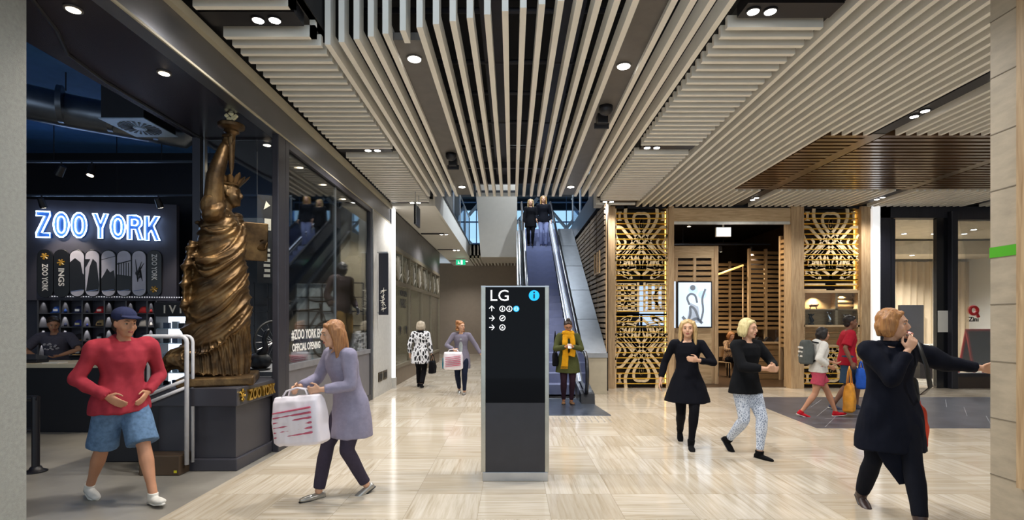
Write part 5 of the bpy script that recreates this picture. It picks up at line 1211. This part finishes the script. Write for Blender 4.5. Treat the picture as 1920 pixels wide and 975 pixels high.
remesh(m, 'scarf', mus, p, .009, 3, folds(.010, 16, .4))
g = MB(); [g.tube([J['N']+V3(-.15+.016*k, -.18, -.60), J['N']+V3(-.155+.016*k, -.18, -.67)], .004, 5) for k in range(9)]; g.build('scarf_fringe', mus, p)
C, Rr = J['HC'], J['HR']; T4 = Matrix.Translation(C) @ Rr.to_4x4(); g = MB()
for s_ in (-1, 1): g.tube([T4 @ V3(s_*.031+.021*math.cos(a), -.097, .006+.016*math.sin(a)) for a in [i*math.pi/7 for i in range(14)]], .0025, 5, closed=True).tube([T4 @ V3(s_*.052, -.095, .01), T4 @ V3(s_*.078, .0, .01)], .0025, 5)
g.tube([T4 @ V3(-.01, -.1, .008), T4 @ V3(.01, -.1, .008)], .0025, 5); g.build('glasses', M('black_paint', '141319'), p)
MB().box(-.035, .035, -.075, .065, -.004, .004, TR(0, 0, 0, 0, 0, R(35))).build('mobile_phone', M('phone_black', '101014', .2), loc=(1.07, 9.50, 1.135), label='black phone held in both hands of the woman in the mustard scarf', cat='phone', bevel=.002)
bag('black shoulder bag at the hip of the woman in the olive coat', (.83, 9.84, .74), 90, .28, .26, .1, fabric('black', '0b0b10'), strap=.4, name='shoulder_bag')
# 6,7 on the escalator
zst = ez(16.93)+.222
J = skeleton(1.58, 0, 0, 0, wrL=(.24, -.05, .80), wrR=(-.24, -.05, .80), ankL=(.06, -.02, .065), ankR=(-.07, .03, .065))
p = person('blonde woman in a black jacket riding the escalator', (.62, 17.08, zst), 0, J, HL, None, 'long', hairmat('blond', '9a7748', 'd8ba84'), .012, False)
cloth(top_mb(J, -.22, 1.15, .1, .95, 1.25), 'jacket', fabric('black', '0b0b10'), p, .013); cloth(legs_mb(J, .97, 1.05), 'leggings', fabric('black', '0b0b10'), p, .013); [shoe(J, k, 0, 0, fabric('black', '0b0b10'), p, vox=.01) for k in 'LR']
J = skeleton(1.70, 0, 0, 0, wrL=(.25, -.08, .84), wrR=(-.23, -.12, .86), ankL=(.08, .0, .065), ankR=(-.07, .02, .065))
p = person('long haired woman in a dark jacket and pale jeans on the escalator', (1.05, 17.10, zst), 0, J, HL, None, 'long', hairmat('honey', '8a5f30', 'c99f5e'), .012, False)
cloth(top_mb(J, -.10, 1.2, .05, .95, 1.35), 'jacket', fabric('ink', '0e1018'), p, .013); cloth(legs_mb(J, .97, 1.12, .01), 'jeans', fabric('pale_denim', '8b93bb', .8, .12), p, .013); [shoe(J, k, 0, 0, fabric('grey_shoe', '55586a'), p, vox=.01) for k in 'LR']
# 8 blonde woman in the black tunic
J = skeleton(1.64, 2, 0, .02, ankL=(.02, -.20, .075), ankR=(-.06, .28, .14), wrL=(.10, -.23, 1.12), wrR=(-.33, .02, .84), elL=(1, .4, -.5), elR=(-.3, 1, 0), head=(-8, 0, 0))
p = person('long haired blonde woman in a flared black tunic with one hand on her chest', (2.26, 6.6, 0), -12, J, dict(L=((0, 0, 1), .5), R=((0, -1, 0), .4)), None, 'long', hairmat('blond', '9a7748', 'd8ba84'))
cloth(top_mb(J, -.30, 1.08, .36, .93, 1.15), 'tunic', fabric('midnight', '0b0c14'), p, a=.011); cloth(legs_mb(J, .97, 1.04), 'leggings', fabric('black', '0b0b10'), p)
[shoe(J, k, 0, pt, fabric('suede_black', '0a0a0d'), p, 'ankle_boot', heel=.04, shaft=.35) for k, pt in (('L', 10), ('R', 45))]
# 9 woman with the blonde bob
J = skeleton(1.65, 2, 0, .02, ankL=(.05, -.16, .065), ankR=(-.02, .24, .14), wrL=(.07, -.33, 1.08), wrR=(-.03, -.32, 1.06), elL=(1, .3, -.5), elR=(-1, .5, -.6), head=(15, 4, 0))
p = person('woman with a blonde bob in a black top and pale patterned trousers', (2.78, 6.1, 0), 22, J, dict(L=((0, 0, 1), .4), R=((0, 0, 1), .5)), None, 'bob', hairmat('platinum', 'b39f66', 'e9d9a4'))
cloth(top_mb(J, -.12, 1.2, .16, .9, 1.35), 'loose_top', fabric('charcoal', '101114'), p, a=.011)
cloth(legs_mb(J, .93, 1.1), 'patterned_trousers', patterned('cloth_fleck', 'd3dae6', '8793a8', 60), p)
[shoe(J, k, 8, pt, fabric('suede_black', '0a0a0d'), p, 'ankle_boot', heel=.02, shaft=.2) for k, pt in (('L', 4), ('R', 50))]
bag('small brown bag carried behind the woman with the blonde bob', (2.93, 6.42, .58), 60, .2, .2, .1, fabric('rust', '6f3f2e'), strap=.2, name='handbag')
# 10 girl with the backpack
J = skeleton(1.52, 5, 0, .03, ankL=(.08, -.32, .075), ankR=(-.08, .30, .09), wrL=(.16, -.28, .98), wrR=(-.2, -.12, .93), elL=(.4, 1, -.2), elR=(-.4, 1, -.2), head=(0, 4, 0))
p = person('dark haired girl in a white hooded top and pink shorts wearing red shoes', (5.13, 8.58, .004), 78, J, HL, M('skin_tan', 'b98566'), 'bob', hairmat('black', '0f0c0c', '29201c'), .01)
cloth(top_mb(J, -.05, 1.22, .05, .9, 1.35, .5, True), 'hooded_top', fabric('offwhite', 'dad7d0'), p, a=.01); cloth(legs_mb(J, .62, 1.18, short=True, wide=.02), 'pink_shorts', fabric('pinkred', 'b3475a'), p)
rs = fabric('shoe_red', 'c4202c'); [shoe(J, k, 0, pt, rs, p, 'trainer', sole=MATS['white_paint'], vox=.008) for k, pt in (('L', -6), ('R', 20))]
b_ = thing('backpack', 'grey and white striped backpack on the back of the girl in red shoes', 'backpack', (5.13-.14, 8.58+.03, .98), R(78))
remesh(xf(bag_mb(.28, .40, .17), TR(0, .04, -.1)), 'sack', fabric('pack_grey', '565a58'), b_, .01, 3, folds(.008, 8, 1)); g = MB(); [g.box(-.1, .1, .115, .135, .02+k*.07, .05+k*.07) for k in range(3)]; g.build('stripe', fabric('offwhite', 'dad7d0'), b_)
MB().tube([(.09, .0, .28), (.09, -.20, .24), (.09, -.22, .05), (.1, -.02, -.06)], .014, 6).tube([(-.09, .0, .28), (-.09, -.20, .24), (-.09, -.22, .05), (-.1, -.02, -.06)], .014, 6).build('strap', fabric('black', '0b0b10'), b_)
# 11 man in the red t-shirt
J = skeleton(1.72, 3, 0, .02, ankL=(.08, -.16, .065), ankR=(-.08, .22, .08), wrL=(.30, -.12, .86), wrR=(-.29, .0, .84), head=(0, 2, 0), sw=.19)
p = person('man in a red t-shirt and dark blue shorts walking past the second screen', (6.08, 9.3, .004), 70, J, HL, M('skin_brown', '7d5540', .55), 'short', hairmat('black', '0f0c0c', '29201c'), .01)
cloth(top_mb(J, -.10, 1.22, .05, .42, 1.4), 'red_shirt', fabric('shirt_red', 'a81f30'), p, a=.01); cloth(legs_mb(J, .95, 1.2, short=True, wide=.02), 'shorts', fabric('slate_blue', '34485e'), p); [shoe(J, k, 0, pt, fabric('grey_shoe', '55586a'), p, 'trainer', sole=MATS['white_paint'], vox=.008) for k, pt in (('L', 0), ('R', 14))]
bag('blue carrier bag held by the man in the red t-shirt', (6.12, 8.98, .42), 60, .34, .36, .14, fabric('blue_bag', '2a5cc0', .5), strap=.12)
bag('yellow and orange carrier bag held below the blue one', (5.68, 8.62, .08), 50, .36, .46, .16, M('bag_amber', 'e89a2c', .5, var=.3, scale=6), strap=.3)
# 12 woman in the navy coat, nearest on the right
J = skeleton(1.72, 1, 0, .02, ankL=(.06, -.33, .065), ankR=(-.10, .26, .09), wrL=(.66, .12, 1.17), wrR=(.05, -.16, 1.31), elL=(.1, .3, -1), elR=(-.30, -.25, -1), head=(48, 2, 0), sw=.17, twist=14)
p = person('red haired woman in a long navy coat with a hand at her throat', (3.10, 4.2, 0), -14, J, dict(L=((0, -.4, 1), .35), R=((.1, .1, 1), .55)), None, 'bob', hairmat('ginger', '7a4c2a', 'bd8850'), .006, fat=1.05)
cloth(top_mb(J, -.33, 1.27, .16, .95, 1.38), 'coat', fabric('deepnavy', '0e111d'), p, .008, a=.022, f=6)
m = MB(); etube(m, [J['P']+V3(-.05, -.10, -.1), J['P']+V3(-.02, -.12, -.3), J['P']+V3(.06, -.15, -.56)], [.15, .14, .07], [.03, .035, .02], (1, 0, 0), 14); cloth(m, 'coat_flap', fabric('deepnavy', '0e111d'), p, .008, .012)
cloth(MB().tube([J['N']+V3(.075*math.cos(a), .07*math.sin(a)+.01, .0) for a in [i*math.pi/6 for i in range(12)]], .03, 8, closed=True), 'collar', fabric('deepnavy', '0e111d'), p, .008)
cloth(legs_mb(J, .95, 1.12, .008), 'trousers', fabric('darkjean', '10121b'), p, .008); [shoe(J, k, 0, pt, M('leather_brown', '40302c', .4), p, 'ankle_boot', shaft=.3) for k, pt in (('L', 0), ('R', 22))]
m = thing('shoulder_bag', 'black leather shoulder bag with its strap over the navy coat', 'shoulder bag', (3.10, 4.2, 0), R(-6))
remesh(xf(bag_mb(.30, .36, .12), TR(.235, .16, .78, R(70))), 'sack', M('leather_black', '1b1c1e', .35), m, .009, 3, folds(.006, 10, 1)); etube(g := MB(), [(.19, .17, 1.08), (.16, .15, 1.3), (.14, .08, 1.46), (.135, 0, 1.495), (.145, -.11, 1.43), (.17, -.165, 1.25), (.21, -.15, 1.08), (.26, .02, 1.0)], [.022]*8, [.006]*8, (1, .3, 0), 10); g.build('strap', M('leather_black', '1b1c1e'), m, smooth=True)
bag('red orange cloth bag hanging beside the woman in the navy coat', (3.40, 4.36, .52), 40, .24, .38, .2, fabric('red_orange', 'c9432a'), strap=.2, tilt=4, name='cloth_bag')
# 13 shop assistant behind the counter
J = skeleton(1.68, 8, 0, 0, wrL=(.16, -.30, 1.04), wrR=(-.16, -.30, 1.04), elL=(1, .4, 0), elR=(-1, .4, 0), head=(25, 18, 0), sw=.185)
p = person('shop assistant in a printed grey t-shirt leaning over the pale counter', (X_(107, 8.35), 8.35, 0), 20, J, HL, M('skin_tan', 'b98566'), 'short', hairmat('dark', '1c1612', '3a2c22'), .01)
cloth(top_mb(J, -.10, 1.18, 0, .42, 1.35), 'grey_shirt', fabric('heather', '55525e'), p); cloth(legs_mb(J, .95, 1.1), 'jeans', fabric('navyjean', '1c2236'), p, .013); [shoe(J, k, 0, 0, fabric('black', '0b0b10'), p, vox=.01) for k in 'LR']
g = MB(); rng = random.Random(1); [g.ball(J['P']+J['up']*(.30+rng.uniform(-.04, .06))+J['fw']*.135+J['sd']*rng.uniform(-.09, .09), (.02, .012, .014), 6) for _ in range(14)]; g.build('print', fabric('print_grey', 'b0acb0'), p)
# 14 seated guest in the cafe, 15 guest in the dark fronted shop
def seated(label, loc, rz, topm, hairn, chair_label, seat=.45, **kw):
    J = skeleton(1.62, 6, 0, .34, ankL=(.10, -.46, .065), ankR=(-.10, -.44, .065), wrL=(.14, -.36, .80), wrR=(-.14, -.36, .80), elL=(1, .4, -.4), elR=(-1, .4, -.4), head=(0, 14, 0), **kw)
    p = person(label, loc, rz, J, HL, None, 'bob', hairn, .012, False); cloth(top_mb(J, -.08, 1.16, 0, .95, 1.2), 'top', topm, p, .013); cloth(legs_mb(J, .95, 1.1), 'trousers', fabric('black', '0b0b10'), p, .013); [shoe(J, k, 0, 0, fabric('black', '0b0b10'), p, vox=.01) for k in 'LR']
    t = thing('chair', chair_label, 'chair', loc, R(rz)); MB().box(-.2, .2, -.22, .22, .40, .43).build('seat', timber, t, bevel=.01); MB().box(-.2, .2, .20, .23, .55, .85).build('backrest', timber, t, bevel=.01)
    for x in (-.18, .18):
        for y, h in ((-.2, .40), (.21, .85)): MB().box(x-.015, x+.015, y-.015, y+.015, 0, h).build('leg', black_paint, t)
seated('seated cafe guest in a floral top between the tower and the plank counter', (X_(1366, 14.6), 14.6, .012), 25, patterned('floral', 'a8845c', '3a2c34', 40), hairmat('auburn', '7a4a28', 'b9824e'), 'timber chair under the seated cafe guest')
seated('seated guest in black eating at the service table', (X_(1712, 15.0), 15.25, 0), 10, fabric('black', '0b0b10'), hairmat('redbrown', '4a2418', '7a3c28'), 'timber chair at the service table')
# 16 shop mannequin
J = skeleton(1.74, 0, 0, 0, wrL=(.28, -.06, .86), wrR=(-.28, -.06, .86), sw=.19)
p = person('mannequin in a dark hooded jacket and khaki trousers in the shop window', (X_(643, 9.25)-.02, 9.25, .94), 62, J, HL, M('mannequin_grey', '3a3c42', .35), None, None, .01, False, 1.05, 'mannequin', 'mannequin')
cloth(top_mb(J, -.12, 1.25, 0, .97, 1.4, .5, True), 'hooded_jacket', fabric('jacket_brown', '3b3438'), p, a=.01); cloth(legs_mb(J, .97, 1.2, .015), 'khaki_trousers', fabric('khaki', '8a6f42'), p, a=.01); [shoe(J, k, 0, 0, fabric('tan_shoe', '7a5a40'), p, vox=.009) for k in 'LR']
# ================= bronze torch bearer =================
BRZ, ntb, bb = newmat('statue_bronze')
_v = ntb.coords(); _n = ntb.noise(_v, 5, 5, .6); geo = ntb.node('ShaderNodeNewGeometry')
_c = ntb.ramp(_n, [(.3, lin('2c2116')), (.5, lin('5e482e')), (.7, lin('836741'))])
ntb.put(bb.inputs['Base Color'], _c); bb.inputs['Metallic'].default_value = .75; bb.inputs['Roughness'].default_value = .4
bp = ntb.node('ShaderNodeBump', {'Strength': .25, 'Distance': .01}); ntb.put(bp.inputs['Height'], ntb.noise(_v, 30)); ntb.put(bb.inputs['Normal'], bp.outputs[0])
ST = thing('bronze_statue', 'large bronze statue of a robed woman raising a torch on the dark plinth', 'statue', (-3.34, 5.88, .89), R(112))
K = 1.36                                                  # the figure is larger than life
g = MB().box(-.40, .40, -.37, .37, 0, .10); g.build('base', BRZ, ST, bevel=.02)
J = skeleton(1.65, 3, 0, .0, ankL=(.10, -.10, .07), ankR=(-.10, .26, .10), wrL=(.24, -.24, 1.12), wrR=(-.20, -.05, 1.86), elL=(.6, .8, -.5), elR=(-.6, .8, .2), head=(18, -4, 0), sw=.175, twist=-20)
def place(o): o.scale = (K, K, K); o.location = (0, 0, .095); return o
bmb = body_mb(J, dict(L=((0, -.2, 1), .6), R=((-.2, -1, 0), .95)), 1.08)
limb(bmb, [J['shR'], J['shR'].lerp(J['elR'], .4), J['elR'], J['elR'].lerp(J['wrR'], .35), J['wrR']], [.085, .074, .064, .062, .042])
hb = remesh(bmb, 'body', BRZ, ST, .009, 3); place(hb)
m = MB(); P_ = J['P']
rows = [(-.885, .225, .27, .04), (-.84, .215, .27, .035), (-.70, .205, .275, .03), (-.50, .20, .255, .02), (-.25, .195, .225, .0), (-.05, .19, .205, 0), (.08, .18, .19, 0), (.20, .17, .18, 0), (.33, .175, .165, 0), (.42, .175, .135, 0), (.47, .12, .09, 0), (.50, .07, .06, 0)]
etube(m, [P_+V3(0, c, z) for z, _, _, c in rows], [r[1] for r in rows], [r[2] for r in rows], (1, 0, 0), 48)
limb(m, [J['shR'], J['shR'].lerp(J['elR'], .22)], [.10, .085]); limb(m, [J['shL'], J['shL'].lerp(J['elL'], .6), J['elL'], J['elL'].lerp(J['wrL'], .6)], [.078, .075, .075, .06])
etube(m, [J['elL']+V3(.02, 0, -.0), J['elL']+V3(.03, .0, -.3), J['elL']+V3(.02, .0, -.6)], [.05, .07, .06], [.11, .12, .10], (1, 0, 0), 16)
# mantle layers: a thick roll over the hip, a hanging end at the back, the trailing foot
etube(m, [P_+V3(-.06, .19, .22), P_+V3(-.07, .235, .0), P_+V3(-.06, .25, -.3), P_+V3(-.05, .235, -.42)], [.07, .08, .07, .03], [.035, .035, .03, .02], (1, 0, 0), 14)
m.tube([P_+V3(-.06, .24, -.74), P_+V3(-.07, .36, -.76), P_+V3(-.07, .42, -.84)], [.13, .085, .05], 14)
def swag(pts, r):
    q = [P_+V3(*a) for a in pts]; n = len(q); m.tube(smooth3(q), [r*(.55+.45*math.sin(math.pi*k/(5*(n-1)))) for k in range(5*(n-1)+1)], 10)
def smooth3(p, n=5):
    o = []
    for i in range(len(p)-1):
        a, b, c, d = p[max(i-1, 0)], p[i], p[i+1], p[min(i+2, len(p)-1)]
        for k in range(n):
            u = k/n; o.append(.5*((2*b)+(c-a)*u+(2*a-5*b+4*c-d)*u*u+(3*b-a-3*c+d)*u**3))
    return o+[p[-1]]
swag([(-.05, .19, .14), (-.16, .12, .05), (-.185, .0, .06), (-.16, -.12, .16), (-.08, -.18, .30), (.0, -.16, .40)], .036)
swag([(-.05, .20, .06), (-.17, .12, -.04), (-.19, .0, -.02), (-.16, -.13, .10), (-.08, -.19, .24)], .028)
swag([(-.06, .24, -.34), (-.18, .14, -.42), (-.205, .0, -.36), (-.17, -.15, -.18), (-.06, -.215, -.02)], .020)
swag([(-.10, .28, -.62), (-.19, .16, -.70), (-.215, .0, -.64), (-.18, -.16, -.46), (-.06, -.24, -.30)], .024)
swag([(-.05, .17, .38), (-.15, .08, .30), (-.17, -.04, .30), (-.10, -.13, .40)], .024)
def robe(p, n):
    z = p.z-P_.z; u = -p.y; w = noise.noise(p*2.2); w2 = noise.noise(p*6+Vector((4, 1, 7)))
    if z > .34 and p.x < -.12: return .010*math.sin(p.z*48+p.y*30+w*6)
    c = z-(.95*u+1.1*u*u)+w*.09; c2 = z-.35*u+w*.05
    rid = lambda v: (1-abs(math.sin(v)))**1.6-.35
    mod = .55+.9*max(0, noise.noise(Vector((p.x*3+9, p.y*3, p.z*2))) + .3)
    diag = rid(c*20)*.024*mod+rid(c*47+w2*2)*.007
    upper = rid(c2*33+w*3)*.014+rid(c2*70)*.004
    hem = z-(-.60+.42*u+.5*u*u)
    th = math.atan2(p.y, p.x); fall = rid(th*11+w*4)*.020+rid(th*23+w2*3)*.007-.022
    k = max(0, min(1, hem/.025)); kt = max(0, min(1, (z-.14)/.14))
    return (diag*(1-kt)+upper*kt)*k+fall*(1-k)
place(remesh(m, 'gown', BRZ, ST, .0075, 2, robe))
C, Rr = J['HC'], J['HR']; T4 = Matrix.Translation(C) @ Rr.to_4x4()
place(remesh(hair_mb(J, 'bun'), 'hair', BRZ, ST, .008, 2, strands))
# leaf wreath standing up round the head
g = MB()
for i in range(9):
    a = R(-10+i*25); c = V3(.085*math.cos(a), -.10*math.sin(a)*-1*-1, .085); d = V3(math.cos(a)*.75, -math.sin(a)*.75, .75).normalized(); p0 = T4 @ c; d = Rr @ d
    L_ = .10 if i % 2 == 0 else .075
    etube(g, [p0-d*.03, p0+d*L_*.3, p0+d*L_*.7, p0+d*L_], [.010, .028, .022, .003], [.006, .006, .006, .003], Rr @ V3(-math.sin(a), -math.cos(a), 0), 8)
g.tube([T4 @ V3(.083*math.cos(R(k*15)), .012+.098*math.sin(R(k*15)), .075) for k in range(24)], .012, 6, closed=True)
place(g.build('leaf_wreath', BRZ, ST, smooth=40))
# torch, flame emblem, book
W = J['wrR']; d = Vector((.0, 0, 1)); c = W+V3(.0, -.05, .045)
g = MB(); g.lathe([(.006, -.26), (.018, -.20), (.026, -.05), (.030, .06), (.036, .07), (.060, .085), (.055, .10), (.082, .115), (.098, .122), (.102, .145), (.092, .155), (.07, .158)], c, 24); place(g.build('torch', BRZ, ST, smooth=50))
g = MB(); top = c+V3(0, 0, .15); rng = random.Random(9)
for (x, z, w_) in ((0, 0, .03), (.02, .05, .03), (-.02, .07, .03), (.045, .09, .026), (-.045, .10, .024), (.0, .12, .03), (.03, .15, .026), (-.03, .16, .024), (-.045, .20, .022), (.045, .19, .02), (-.03, .235, .018)):
    T = TR(top.x, top.y+x*.75, top.z+z*.62+.01, 0, 0, R(40)); g.box(-.014, .014, -w_*.52, w_*.52, -w_*.52, w_*.52, T)
place(g.build('flame_emblem', M('pale_gold', 'f2e2b0', .3, .6, emit=.0), ST, bevel=.004))
T = TR(.235, -.24, 1.17, R(10), R(-12)); place(MB().box(-.03, .03, -.10, .14, -.17, .17, T).build('book', BRZ, ST, bevel=.006))
